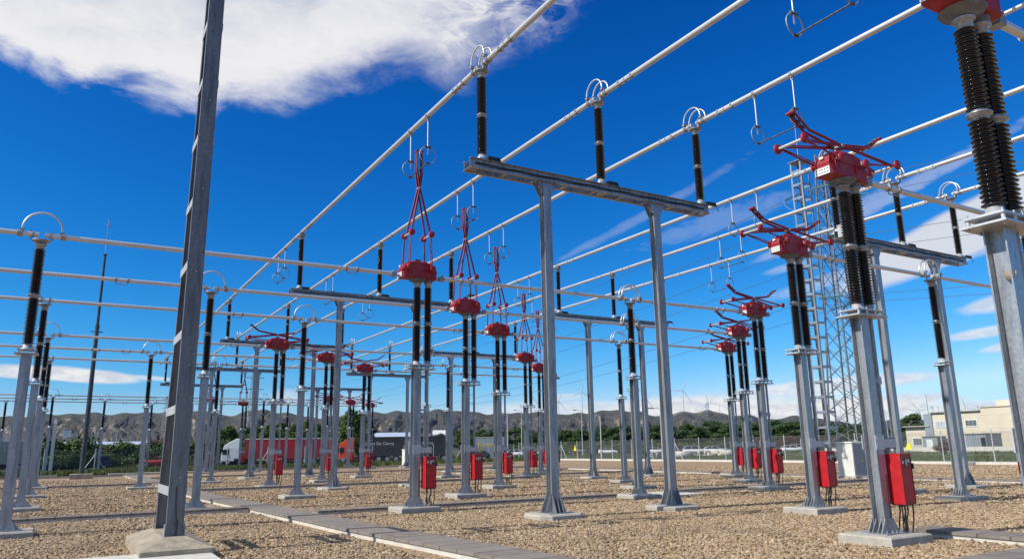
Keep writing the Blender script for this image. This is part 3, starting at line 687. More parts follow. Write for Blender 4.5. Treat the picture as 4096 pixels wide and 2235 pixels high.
SUP = [('single', -.95, ROWS[1][0], 'brown post insulator at the left edge, nearest one, with an arched loop on top'),
 ('fixed', -1.02, ROWS[1][2], 'post insulator just right of the biggest one at the left edge, flat clamp'),
 ('single', -1.05, ROWS[2][0], 'third post insulator of the close left file, its loop half hidden behind the second'),
 ('fixed', -1.08, ROWS[2][2], 'fourth post insulator of the close left file, flat clamp under the sixth tube'),
 ('single', -1.2, ROWS[3][0], 'small post insulator with a loop left of the dark mast, last of the left file'),
 ('fixed', -5.2, ROWS[3][2], 'small flat-clamped post insulator at the very left edge against the hills'),
 ('single', 3.66, ROWS[1][1], 'post insulator with arched loop immediately right of the big dark lattice column'),
 ('single', 3.55, ROWS[2][1], 'post insulator with arched loop midway between the dark mast and the big column'),
 ('single', 3.1, ROWS[3][1], 'small post insulator with loop right of the dark mast above the dark car'),
 ('single', 7.95, ROWS[1][2], 'tall post insulator with arched loop right of the leftmost folded pantograph'),
 ('single', 7.7, ROWS[2][2], 'post insulator with a loop just behind the one right of the big column'),
 ('single', 7.7, ROWS[3][2], 'tiny post insulator with loop left of the white lorry cab'),
 ('double', 17.35, ROWS[1][0], 'biggest of the three aligned post insulators right of centre, double loop on top'),
 ('double', 21.1, ROWS[1][1], 'middle of the three aligned post insulators right of centre, double loop lower down'),
 ('double', 24.1, ROWS[1][2], 'rearmost of the three aligned post insulators right of centre, lowest loop'),
 ('single', 17.3, ROWS[2][0], 'post insulator hidden close behind the biggest raised pantograph'),
 ('single', 20.9, ROWS[2][1], 'post insulator with small loop right of the biggest raised pantograph'),
 ('single', 24.6, ROWS[2][2], 'post insulator with loop left of the middle raised pantograph'),
 ('single', 17.2, ROWS[3][0], 'tiny post insulator with loop left of the leftmost control box of the folded row'),
 ('single', 20.8, ROWS[3][1], 'tiny post insulator with loop against the red trailer, left of a portal leg'),
 ('single', 24.3, ROWS[3][2], 'tiny post insulator against the red trailer, right of the square dark post'),
 ('double', 23.72, ROWS[0][2], 'post insulator with double loop, between cream building and portal leg'),
 ('double', 20.0, ROWS[0][1], 'post insulator cut off by the right edge of the picture, behind the nearest post')]
for k, x, y, lab in SUP:
    o = copy_tree(sp_[k]); o.location = (x, y, 0); tag(o, lab, 'post insulator', 'post insulators carrying the low tubes')
for k in sp_: kill(sp_[k])

# ------------------------------------------------------------------ low tubes along x
def tubes(name, ax, lo, hi, fix, z, r, label, group, dampers=()):
    o = empty(name, (lo, fix, z) if ax == 0 else (fix, lo, z)); L = hi-lo; e = Vector((1, 0, 0)) if ax == 0 else Vector((0, 1, 0))
    b = MB(); b.cyl((0, 0, 0), e*L, r, n=20); b.build('tube', 'aluminium', o)
    for d in dampers:
        if not lo+.3 < d < hi-.3: continue
        b = MB(); c = e*(d-lo); hw = .17 if ax == 0 else .28
        for s in (-1, 1): b.cyl(c+e*(s*hw-.03), c+e*(s*hw+.03), r+.02, n=16)
        if ax == 0: b.tube([c-e*hw+Vector((0, 0, -r)), c-e*hw*.95+Vector((0, 0, -r-.07)), c+e*hw*.95+Vector((0, 0, -r-.07)), c+e*hw+Vector((0, 0, -r))], .014, 6)
        else:
            b.cyl(c, c+e*.03, r+.012, n=14); b.box(c+Vector((-r*.8, 0, -r*.9)), (.05, hw*2.6, .03))
        b.build('tube_coupling', 'cast_aluminium', o)
    tag(o, label, 'tube conductor', group); return o
pos3 = ['upper', 'middle', 'lower']; rown = ['nearest', 'front', 'middle', 'far']
JX = {1: (-.95, 3.66, 7.95), 2: (-1.05, 3.55, 7.7), 3: (-1.2, 3.1, 7.7)}; IX = {0: (16.8, 20.0, 23.72), 1: (17.35, 21.1, 24.1), 2: (17.3, 20.9, 24.6), 3: (17.2, 20.8, 24.3)}
for bi in range(4):
    for j in range(3):
        y = ROWS[bi][j]; g_ = 'low silver tubes of the %s bay' % rown[bi]; T_ = '%s low tube of the %s bay' % (pos3[j], rown[bi])
        h1, h2 = XB[j], XB[3+j]; jx = IX[bi][j]
        if bi:
            tubes('tube_conductor', 0, -34, JX[bi][j]-.06, y, ZB, .06, T_+', from the left edge to its first loop', g_, (JX[bi][j]-2.6, -14, on_y(505, 1403, y).x if bi == 2 and j == 1 else -20))
            tubes('tube_conductor', 0, JX[bi][j]+.06, h1-.78, y, ZB, .06, T_+', between first loop and first pantograph', g_, (h1-2.1,))
        tubes('tube_conductor', 0, h1+.78, jx-.06, y, ZB, .06, T_+', right after its first pantograph', g_, (h1+1.7,))
        tubes('tube_conductor', 0, jx+.06, h2-.78, y, ZB, .06, T_+', ending at its second pantograph', g_, (h2-1.9,))

# ------------------------------------------------------------------ portals and the high tubes
def portal(joint, hi):
    r = empty('busbar_portal', (0, 0, 0))
    for x in (2, 6):
        f_ = footing(x, 0, 1.3, 1.2, .15, r, cham=.22)
        b = MB(); hsec(b, x, 0, .17, 8.97, .24, .25); b.box((x, 0, .162), (.62, .62, .024))
        for s in (-1, 1):
            for q in (-.11, 0, .11) if s < 0 else (-.11, .11):
                b.prism([(s*.126, .175), (s*.31, .175), (s*.29, .25), (s*.126, .66)], 0, x+q-.007, x+q+.007)
            for yy in (-.11, .11): b.prism([(x+s*.121, .175), (x+s*.31, .175), (x+s*.29, .25), (x+s*.121, .66)], 1, yy-.007, yy+.007)
            b.prism([(x-.12, 8.62), (x-.31, 8.99), (x+.31, 8.99), (x+.12, 8.62)], 1, s*.133-.007, s*.133+.007)
            for yy in (-.1, .1): bolt(b, x+s*.26, yy+s*.18, .17)
        b.build('leg', 'galvanised', r)
    b = MB()
    for s in (-1, 1):
        b.bx(-.46, 8.16, min(s*.15, s*.162), max(s*.15, s*.162), 9.004, 9.25)
        for z0, z1 in ((8.992, 9.004), (9.25, 9.262)): b.bx(-.46, 8.16, min(s*.15, s*.25), max(s*.15, s*.25), z0, z1)
    for k in range(8): b.bx(.6+k, .72+k, -.149, .149, 9.0, 9.012)
    for x in (-.40, 3.9, 8.0): b.bx(x-.06, x+.22, -.149, .149, 9.006, 9.02)
    bm_ = b.build('beam', 'galvanised', r)
    b = MB()
    for x in (2, 6):
        for k in range(6):
            for z in (9.06, 9.2): b.cyl((x-.35+.14*k, -.163, z), (x-.35+.14*k, -.172, z), .015, n=6)
    b.build('bolt', 'dark_fitting', bm_)
    b = MB()
    for q, z in ((0, 9.15), (1, 9.11)): b.tube([(-.3+.25*k, -.178-.005*q, z+.012*math.sin(k*1.3+q)) for k in range(34)], .011, 5)
    for x in (0, 4, 8): b.tube([(x+.1, -.2, 9.28), (x+.3, -.27, 9.36), (x+.42, -.27, 9.30), (x+.46, -.24, 9.2), (x+.6, -.19, 9.14)], .011, 5)
    b.build('cable', 'black_cable', r)
    for x in (0, 4, 8):
        b = MB(); b.bx(x-.17, x+.17, -.17, .17, 9.263, 9.31); b.bx(x-.13, x+.13, -.13, .13, 9.31, 9.36); b.build('pedestal', 'galvanised_light', r)
        b = MB(); b.bx(x+.05, x+.42, -.262, -.18, 9.265, 9.37); b.build('cover', 'black', r)
        ins_stack(x, 0, 9.362, 11.86, r, .14)
        b = MB(); b.lathe([(.07, 11.86), (.16, 11.89), (.2, 11.91), (.2, 11.925), (.1, 11.93)], (x, 0, 0), 18)
        if joint:
            for s in (-1, 1): b.box((x, s*.2, 11.97), (.14, .06, .1)); b.cyl((x, s*.2-.03, ZA), (x, s*.2+.03, ZA), .10, n=16); b.box((x, s*.2, ZA+.1), (.10, .05, .03))
        else:
            for s in (-.1, .1): b.cyl((x, s-.025, ZA), (x, s+.025, ZA), .10, n=16); b.box((x, s, 11.98), (.22, .05, .1)); b.box((x, s, ZA+.1), (.14, .05, .03))
        b.build('tube_saddle', 'cast_aluminium', r)
        if joint:
            tube_joint(r, 1, (x, 0, ZA), .08, .1, .38, .46, (-.12, .12))
    return r
pp = {j: portal(j, True) for j in (True, False)}
QLAB = {(0, 0): 'largest two-legged grey portal in the middle, carrying three insulators on its beam', (0, 1): 'second grey portal left of centre, its beam behind the biggest raised pantograph',
 (0, 2): 'third grey portal of the left line, with the leftmost folded pantograph in front', (0, 3): 'fourth grey portal of the left line, small, behind the big dark column', (0, 4): 'last and smallest grey portal of the left line, low on the left horizon',
 (1, 0): 'grey portal at the right behind the nearest post, white cloud behind its insulators', (1, 1): 'grey portal between the two tall centre legs, trees and cars behind it',
 (1, 2): 'grey portal just right of the biggest raised pantograph, seen behind its post', (1, 3): 'small grey portal of the right line above the orange lorry cab', (1, 4): 'smallest grey portal of the right line above the red lorry trailer'}
for bus in (0, 1):
    for k, y in enumerate(PY):
        o = copy_tree(pp[k in (0, 3)]); o.location = (XB[3*bus], y, 0); tag(o, QLAB[(bus, k)], 'portal', 'two-legged portals under the high tubes')
for j in pp: kill(pp[j])
seg = [(-6, PY[0]-.1, 'near length leaving the picture'), (PY[0]+.1, PY[3]-.1, 'long middle length'), (PY[3]+.1, 97, 'far length low in the distance')]
for i in range(6):
    for lo, hi, w_ in seg:
        dm = [PY[k]+s*1.35 for k in range(5) for s in (-1, 1)]
        tubes('busbar_tube', 1, lo, hi, XB[i], ZA, .08, '%s high silver tube from the left, %s' % (['first', 'second', 'third', 'fourth', 'fifth', 'sixth'][i], w_), 'high silver busbar tubes', dm)

r = empty('junction_box', (XB[3]-.1, PY[0]-.42, 9.02)); tag(r, 'grey square junction box at the end of the right portal beam', 'junction box')
b = MB(); b.bx(-.3, .16, -.16, .16, 0, .42); b.build('body', 'galvanised_light', r); b = MB(); b.bx(-.32, .18, -.18, .18, .421, .45); b.build('lid', 'galvanised_light', r)
b = MB(); n_ = 14
b.lathe([(.01, 0), (.055, .008), (.07, .03), (.062, .045), (.012, .05)], (0, 0, 0), n_); o = b.build('mud_nest', 'concrete_old', None, (8.925, 4.10, 3.58)); o.rotation_euler = (0, -pi/2, 0); tag(o, 'round brown mud nest stuck on the nearest steel post', 'nest')
r = empty('marker_pole', (33.6, 16.35, 0)); tag(r, 'red and white striped pole cut by the right edge', 'pole')
for k in range(4): b = MB(); b.cyl((0, 0, .45*k), (0, 0, .45*k+.449), .045, n=12); b.build('band', 'red_paint' if k % 2 else 'white_paint', r)
# ------------------------------------------------------------------ big dark column at the left
r = empty('steel_column', (1.875, 16, 0)); tag(r, 'big dark battened steel column on a sloping concrete block, running out of the top', 'steel column')
b = MB(); X0, X1, Y0, Y1 = -.62, .55, -1.78, 1.35
def ring4(x0, x1, y0, y1, z): return [(x0, y0, z), (x1, y0, z), (x1, y1, z), (x0, y1, z)]
Vv = ring4(X0, X1, Y0, Y1, -.05)+ring4(X0, X1, Y0, Y1, .2)+ring4(X0+.10, X1-.10, Y0+.12, Y1-.1, .235)+ring4(-.2, .2, -1.1, 1.1, .34)
Ff = [(3, 2, 1, 0), (12, 13, 14, 15)]
for l in (0, 4, 8): Ff += [(l+i, l+(i+1) % 4, l+4+(i+1) % 4, l+4+i) for i in range(4)]
b.add(Vv, Ff); b.build('footing', 'concrete_old', r)
def ydepth(z): return float(np.interp(z, [0, 1.1, 2.55, 3.95, 5.3, 6.6, 9, 18], [.98, .9, .6, .36, .15, .02, -.2, -.35]))
def channel(face, name):
    b = MB(); zz = [.24, 1.1, 2.55, 3.95, 5.3, 6.6, 9, 12, 17]
    for z0, z1 in zip(zz[:-1], zz[1:]):
        def yy(z): return -.85 if face < 0 else ydepth(z)
        for xa, xb, d0, d1 in ((-.145, .145, 0, .012), (-.145, -.131, .013, .11), (.131, .145, .013, .11)):
            s = -face; A = [(xa, yy(z0)+s*d0, z0), (xb, yy(z0)+s*d0, z0), (xb, yy(z0)+s*d1, z0), (xa, yy(z0)+s*d1, z0)]; B = [(p[0], p[1]-yy(z0)+yy(z1), z1) for p in A]
            b.add(A+B, [(3, 2, 1, 0), (4, 5, 6, 7)]+[(i, (i+1) % 4, 4+(i+1) % 4, 4+i) for i in range(4)])
    return b.build(name, 'old_steel', r)
ch = channel(-1, 'channel'); channel(1, 'channel')
for k, z in enumerate([1.12, 2.58, 3.98, 5.33, 6.62, 7.95, 9.2, 10.5, 11.8, 13.1]):
    y1 = ydepth(z)
    for x in (-.151, .151): b = MB(); b.box((x, (-.85+y1)/2, z), (.010, y1+.85, .16)); b.build('batten', 'steel_edge', r)
b = MB()
for z in (1.35, 3.4, 5.2, 6.9, 8.8): b.cyl((.02, -.85, z), (.02, -.872, z), .016, n=8)
for x in (-.155, .155):
    for y in (-.85, .98): b.prism([(y-.02, .22), (y+.14, .22), (y+.05, .55), (y-.02, .55)], 0, x-.008+(.012 if x > 0 else -.012), x+.008+(.012 if x > 0 else -.012))
b.build('gusset', 'steel_edge', r)
b = MB(); b.cyl((.02, -.875, .3), (.02, -.875, .62), .012, n=8); b.cyl((.02, -.87, .55), (.0, -.90, .55), .03, n=8); b.tube([(.01, -.88, .6), (-.02, -.87, .9), (-.03, -.865, 1.2)], .008, 5); b.build('earth_lead', 'black_cable', r)

# ------------------------------------------------------------------ masts and towers
r = empty('lightning_mast', (1.40, 66.5, 0)); tag(r, 'tall dark tapering lightning mast with a thin spiked rod, left of the big column', 'mast')
footing(0, 0, 1.55, 1.2, .38, r, 'concrete_old')
b = MB(); b.cyl((0, 0, .38), (0, 0, 11.6), .19, .145, n=16); b.cyl((0, 0, 11.6), (0, 0, 17.5), .11, .09, n=16); b.cyl((0, 0, 11.45), (0, 0, 11.75), .16, n=16); b.box((0, 0, 11.2), (.8, .07, .07)); b.cyl((0, 0, 17.4), (0, 0, 17.5), .15, n=12); b.build('pole', 'mast_steel', r)
b = MB(); b.cyl((0, 0, 17.5), (0, 0, 20.4), .035, .02, n=6)
for a in range(5): b.cyl((0, 0, 19.8), (.28*math.cos(a*1.26), .28*math.sin(a*1.26), 20.1), .014, n=5)
b.build('rod', 'cast_aluminium', r)
def lattice(parent, secs, zs, leg, brace, matname='galvanised', double=False):
    """four tapering legs with crossed bracing; secs = half side at each height"""
    L = MB(); D_ = MB(); cs = [(-1, -1), (1, -1), (1, 1), (-1, 1)]
    for (z0, h0), (z1, h1) in zip(zip(zs[:-1], secs[:-1]), zip(zs[1:], secs[1:])):
        for k in range(4):
            a = Vector((cs[k][0]*h0, cs[k][1]*h0, z0)); a2 = Vector((cs[k][0]*h1, cs[k][1]*h1, z1)); k2 = (k+1) % 4
            c_ = Vector((cs[k2][0]*h0, cs[k2][1]*h0, z0)); c2 = Vector((cs[k2][0]*h1, cs[k2][1]*h1, z1))
            L.cyl(a, a2, leg, n=4); D_.cyl(a, c2, brace, n=4, cap=False); D_.cyl(c_, a2, brace, n=4, cap=False)
    L.build('leg', matname, parent); D_.build('bracing', matname, parent)
# battened gantry tower
r = empty('gantry_tower', (45.1, 33.8, 0)); tag(r, 'ladder-like square steel tower with flat cap and rod, in front of the lattice pylon', 'tower')
footing(0, 0, 2.4, 2.4, .12, r)
for sx in (-1, 1):
    for sy in (-1, 1):
        b = MB(); h_ = .47
        b.prism([(sx*h_, sy*h_), (sx*(h_-.13), sy*h_), (sx*(h_-.13), sy*(h_-.012)), (sx*(h_-.012), sy*(h_-.012)), (sx*(h_-.012), sy*(h_-.13)), (sx*h_, sy*(h_-.13))], 2, .12, 22.1); b.build('leg', 'galvanised', r)
for k in range(21):
    z = .75+1.03*k
    b = MB()
    for s in (-1, 1): b.box((s*.478, 0, z), (.012, .968, .16)); b.box((0, s*.478, z), (.944, .012, .16))
    b.build('batten', 'galvanised', r)
b = MB(); b.box((0, 0, 22.13), (1.15, 1.15, .05)); b.build('cap_plate', 'galvanised', r)
b = MB(); b.cyl((0, 0, 22.15), (0, 0, 25.6), .03, n=6)
for a in range(5): b.cyl((0, 0, 25.2), (.25*math.cos(a*1.26), .25*math.sin(a*1.26), 25.55), .014, n=5)
b.build('rod', 'cast_aluminium', r)
# the slim ladder mast behind the raised pantographs
p = atd(1886, 1800, 62); r = empty('ladder_mast', (p.x, p.y, 0)); tag(r, 'slim ladder-like lattice mast with a lantern head behind the middle raised pantograph', 'mast')
b = MB()
for x in (-.2, .2): b.box((x, 0, 7.2), (.06, .06, 14.4))
for k in range(20): b.box((0, 0, .5+.7*k), (.36, .04, .04))
b.build('frame', 'galvanised', r); b = MB(); b.box((0, 0, 14.45), (.7, .7, .06)); b.cyl((0, 0, 14.5), (0, 0, 15.3), .03, n=6); b.box((0, 0, 13.9), (.3, .3, .5)); b.build('head', 'dark_fitting', r)
# big pylon
PC = Vector((77.6, 54.9, 0)); r = empty('lattice_pylon', PC); tag(r, 'tall dark lattice power pylon right of the ladder-like tower, above the white cabinet', 'pylon')
zs = [0]+[1.6+1.85*k for k in range(20)]; hs = [float(np.interp(z, [0, 3, 18, 33, 38], [2.1, 1.72, 1.0, .66, .4])) for z in zs]
lattice(r, hs, zs, .11, .04, 'dull_casting')
arms = [(31.4, 3.4), (24.8, 3.8), (18.2, 3.4)]; wd = Vector((79, 392, 0))-PC; wd.normalize(); arms_dir = Vector((wd.y, -wd.x, 0))
b = MB(); tips_ = []
for z, L_ in arms:
    for s in (-1, 1):
        tpt = arms_dir*s*L_+Vector((0, 0, z)); tips_.append(PC+tpt)
        for q in (-.6, .6): b.cyl(wd*q+arms_dir*s*.6+Vector((0, 0, z)), tpt, .05, n=4); b.cyl(wd*q+arms_dir*s*.6+Vector((0, 0, z+1.3)), tpt, .045, n=4)
        for m_ in (.35, .65):
            a_ = (arms_dir*s*.6)*(1-m_)+tpt*m_; a_.z = z; b.cyl(a_+wd*.6*(1-m_), a_+Vector((0, 0, 1.3*(1-m_)))-wd*.6*(1-m_), .028, n=4)
b.build('crossarm', 'galvanised', r)
for tpt in tips_:
    for s in (-1, 1):
        b = MB(); a_ = tpt-PC; e_ = wd*s; st_ = a_+e_*.4
        b.cyl(st_, st_+e_*3.1+Vector((0, 0, -.25)), .025, n=5)
        for k in range(15): c_ = st_+e_*(.15+.19*k)+Vector((0, 0, -.017*k)); b.cyl(c_, c_+e_*.07, .15, .06, n=8)
        b.build('insulator_string', 'glass_string', r)
    b = MB(); b.tube([(tpt-PC)+wd*(3.5*math.cos(pi*k/10))+Vector((0, 0, -.3-1.9*math.sin(pi*k/10))) for k in range(11)], .022, 5); b.build('jumper', 'cast_aluminium', r)
FT = Vector((79, 392, 0)); BT = PC-wd*260
wn = 0
wl = ['upper left', 'upper right', 'middle left', 'middle right', 'lower left', 'lower right']
for k, tpt in enumerate(tips_):
    for s, T2_ in ((1, FT), (-1, BT)):
        b = MB(); a_ = tpt+wd*s*3.5+Vector((0, 0, -.3)); e_ = T2_+(tpt-PC)+Vector((0, 0, 4)); m_ = 40; sag = 9
        b.tube([a_.lerp(e_, i/m_)-Vector((0, 0, sag*4*(i/m_)*(1-i/m_))) for i in range(m_+1)], .028, 4)
        o = b.build('overhead_wire', 'dark_fitting'); tag(o, 'thin wire on the %s arm of the lattice pylon, running %s' % (wl[k], 'left' if s > 0 else 'right'), 'wire', 'overhead wires of the lattice pylon')
# far pylons
for (D_, px, py, hh, lab) in ((400, 1010, 1640, 48, 'distant lattice pylon above the white lorry, left of the first folded pantograph'), (900, 662, 1640, 40, 'tiny pylon on the ridge left of the big dark column'), (1200, 2833, 1700, 60, 'tiny grey pylon on the pale hillside right of centre')):
    p = atd(px, py, D_); r = empty('lattice_pylon', (p.x, p.y, 0 if D_ < 500 else p.z-25)); tag(r, lab, 'pylon', 'distant pylons')
    zs = [hh*k/9 for k in range(10)]; hs = [hh*(.06-.045*k/9) for k in range(10)]; lattice(r, hs, zs, .16, .08); b = MB()
    for z in (.68, .8, .92): b.box((0, 0, hh*z), (hh*.2, .3, .3))
    b.build('crossarm', 'galvanised', r)

# ------------------------------------------------------------------ wind turbines
TUR = [(2326, 1567, 2700, 62, 8, 'wind turbine with one blade straight up, left of the portal leg right of centre'), (2730, 1559, 2700, 64, 28, 'tallest wind turbine, right of the second tall portal leg'),
 (2833, 1609, 3100, 52, -14, 'wind turbine just right of the tallest one, blade up to the left'), (2589, 1599, 3200, 52, 28, 'wind turbine partly behind the slim leg left of the second tall portal leg'), (2234, 1603, 3000, 54, 22, 'wind turbine peeping out right of the tallest centre leg'),
 (2123, 1579, 3000, 55, 22, 'wind turbine behind the smallest raised pantographs'), (2783, 1637, 5200, 20, 10, 'tiny wind turbine on the ridge between the two biggest ones'), (2877, 1640, 5200, 32, 5, 'tiny wind turbine on the ridge right of the blade-left one'),
 (3666, 1642, 3000, 50, 46, 'left wind turbine of the crossing pair over the round pine'), (3678, 1641, 3100, 50, -40, 'right wind turbine of the crossing pair over the round pine'), (3860, 1627, 3000, 50, -12, 'wind turbine rising behind the cream building roof'), (3358, 1607, 4200, 34, 40, 'faint wind turbine behind the legs of the lattice pylon')]
for px, py, D_, bl, ang, lab in TUR:
    hub = atd(px, py, D_); k = D_/FPX; r = empty('wind_turbine', (hub.x, hub.y, 0)); L_ = bl*k; rr = L_*.022
    gz = max(10, float(np.tan(np.interp(math.atan2(hub.x, hub.y), RA, RE))*2500*.9))
    b = MB(); b.cyl((0, 0, gz-60), (0, 0, hub.z), rr*1.7, rr, n=10); b.build('tower', 'turbine_white', r)
    d = Vector((hub.x, hub.y, 0)).normalized(); s_ = Vector((d.y, -d.x, 0)); c_ = Vector((0, 0, hub.z))
    b = MB(); b.cyl(c_-d*rr*4, c_+d*rr*5, rr*1.4, n=8); b.build('nacelle', 'turbine_white', r)
    hb = c_-d*rr*4.5; b = MB()
    b.cyl(hb-d*rr, hb+d*rr, rr*1.2, n=8); b.build('hub', 'turbine_white', r)
    for q in range(3):
        a = R(ang+120*q); v_ = s_*math.sin(a)+Vector((0, 0, 1))*math.cos(a); w_ = d.cross(v_)
        b = MB(); pr = [(0, .5), (.18, 1.1), (.5, .75), (1, .12)]
        V = []
        for f_, wd_ in pr:
            c2 = hb+v_*L_*f_
            V += [c2-w_*rr*1.1*wd_, c2+d*rr*.3*wd_, c2+w_*rr*1.1*wd_, c2-d*rr*.3*wd_]
        F = [(i*4+k_, i*4+(k_+1) % 4, (i+1)*4+(k_+1) % 4, (i+1)*4+k_) for i in range(3) for k_ in range(4)]+[(12, 13, 14, 15)]
        b.add(V, F, True); b.build('blade', 'turbine_white', r)
    tag(r, lab, 'wind turbine', 'wind turbines on the ridge')

# ------------------------------------------------------------------ cabinets
def cabinet(x, y, sx, sy, h_, lab):
    r = empty('cabinet', (x, y, 0)); tag(r, lab, 'cabinet')
    b = MB(); b.bx(-sx/2-.12, sx/2+.12, -sy/2-.12, sy/2+.12, -.04, .13); b.build('footing', 'concrete', r)
    b = MB(); b.bx(-sx/2, sx/2, -sy/2, sy/2, .14, h_); b.build('body', 'off_white', r)
    b = MB(); b.bx(-sx/2-.04, sx/2+.04, -sy/2-.04, sy/2+.04, h_, h_+.07, .03); b.build('roof', 'off_white', r)
    b = MB(); b.bx(-sx/2+.04, sx/2-.04, -sy/2-.014, -sy/2, .22, h_-.06); d_ = b.build('door', 'cabinet_grey', r)
    b = MB(); b.prism([(-.10, .85), (.10, .85), (0, 1.05)], 1, -sy/2-.02, -sy/2-.015); s_ = b.build('warning_sign', 'yellow_sign', d_)
    b = MB(); b.prism([(-.012, .88), (.02, .92), (.0, .93), (.015, .99), (-.02, .94), (0, .93)], 1, -sy/2-.026, -sy/2-.021); b.build('lightning_mark', 'black', d_)
    b = MB(); b.box((sx/2-.12, -sy/2-.03, 1.1), (.03, .03, .16)); b.build('handle', 'black', d_)
cabinet(34.6, 24.6, 1.25, .9, 1.75, 'white electrical cabinet with a yellow warning triangle beside the lattice pylon')
cabinet(33.4, 79.3, 1.3, .9, 1.75, 'white electrical cabinet in front of the black trailers')

# ------------------------------------------------------------------ fence
def fence(pts, h_, z0, lab, braces, step=3.0):
    r = empty('fence', (pts[0][0], pts[0][1], z0)); tag(r, lab, 'fence'); o_ = Vector((pts[0][0], pts[0][1], 0)); pm = MB(); wr = MB()
    for (x0, y0), (x1, y1) in zip(pts[:-1], pts[1:]):
        a = Vector((x0, y0, 0))-o_; c_ = Vector((x1, y1, 0))-o_; L_ = (c_-a).length; n = int(L_/step); d = (c_-a)/L_
        for k in range(n+1):
            p = a+d*(L_*k/n); b = MB(); b.cyl(p, p+Vector((0, 0, h_+.12)), .045, n=8); b.cyl(p+Vector((0, 0, h_+.12)), p+Vector((0, 0, h_+.15)), .055, n=8)
            if k % braces == 2:
                for s in (-1, 1): b.cyl(p+Vector((0, 0, h_*.82)), p+d*s*1.25, .032, n=6)
            b.build('fence_post', 'galvanised_light', r)
        pm.add([a, c_, c_+Vector((0, 0, h_)), a+Vector((0, 0, h_))], [(0, 1, 2, 3)])
        for z in (.05, h_/2, h_): wr.cyl(a+Vector((0, 0, z)), c_+Vector((0, 0, z)), .008, n=4)
    pm.build('wire_mesh', 'chain_link', r, fix=False); wr.build('tension_wire', 'galvanised', r)
fence([(61.7, 12), (61.7, 102.5)], 2.3, .17, 'chain link fence along the right side in front of the parked cars', 6, 3.9)
fence([(64.2, 112), (40, 117.5), (12, 121), (-40, 110)], 2.2, -.02, 'chain link fence at the back in front of the lorries', 7, 4.6) if False else None
fence([(61.2, 103.3), (32, 99.8), (12, 94.5), (-6, 86.6), (-40, 73)], 2.25, -.03, 'chain link fence at the back of the yard in front of the lorries', 6, 4.3)
# yellow triangles on the fence
for px, py, D_, lab in ((2300, 1792, 86, 'yellow warning triangle on the fence above the dark convertible'), (3634, 1783, 74, 'yellow warning triangle on the fence before the cream building'), (1918, 1795, 104, 'yellow warning triangle beside the yellow graffiti'), (1413, 1807, 106, 'yellow warning triangle at the orange lorry cab')):
    q = atd(px, py, D_); b = MB(); s = D_/FPX*11
    if D_ < 90: b.prism([(-s, -s), (s, -s), (.1*s, s*1.3), (-.1*s, s*1.3)], 0, -.012, .012); q = on_x(px, py, 61.62)
    else: b.prism([(-s, -s), (s, -s), (.1*s, s*1.1), (-.1*s, s*1.1)], 1, -.012, .012)
    o = b.build('warning_sign', 'yellow_sign', None, q); tag(o, lab, 'sign', 'yellow triangles on the fence')
# pale pointed post
b = MB(); b.box((0, 0, 2.3), (.28, .28, 4.6)); b.add([(-.14, -.14, 4.6), (.14, -.14, 4.6), (.14, .14, 4.6), (-.14, .14, 4.6), (0, 0, 5.1)], [(0, 1, 4), (1, 2, 4), (2, 3, 4), (3, 0, 4)])
r = empty('marker_post', (-.8, 80.6, 0)); tag(r, 'pale pointed concrete post left of the dark mast', 'post'); b.build('shaft', 'wood_post', r); footing(0, 0, 1.9, .9, .14, r)

# ------------------------------------------------------------------ text
def text(s, size, material, parent, loc, rot, name='lettering', depth=.01):
    cu = bpy.data.curves.new(name, 'FONT'); cu.body = s; cu.size = size; cu.align_x = 'LEFT'; cu.extrude = depth; cu.resolution_u = 2
    tmp = bpy.data.objects.new('tmp', cu); COL.objects.link(tmp); dg = bpy.context.evaluated_depsgraph_get(); me = bpy.data.meshes.new_from_object(tmp.evaluated_get(dg)); bpy.data.objects.remove(tmp)
    me.materials.clear(); me.materials.append(MAT[material]); o = bpy.data.objects.new(name, me); COL.objects.link(o); o.parent = parent; o.location = loc; o.rotation_euler = rot; return o

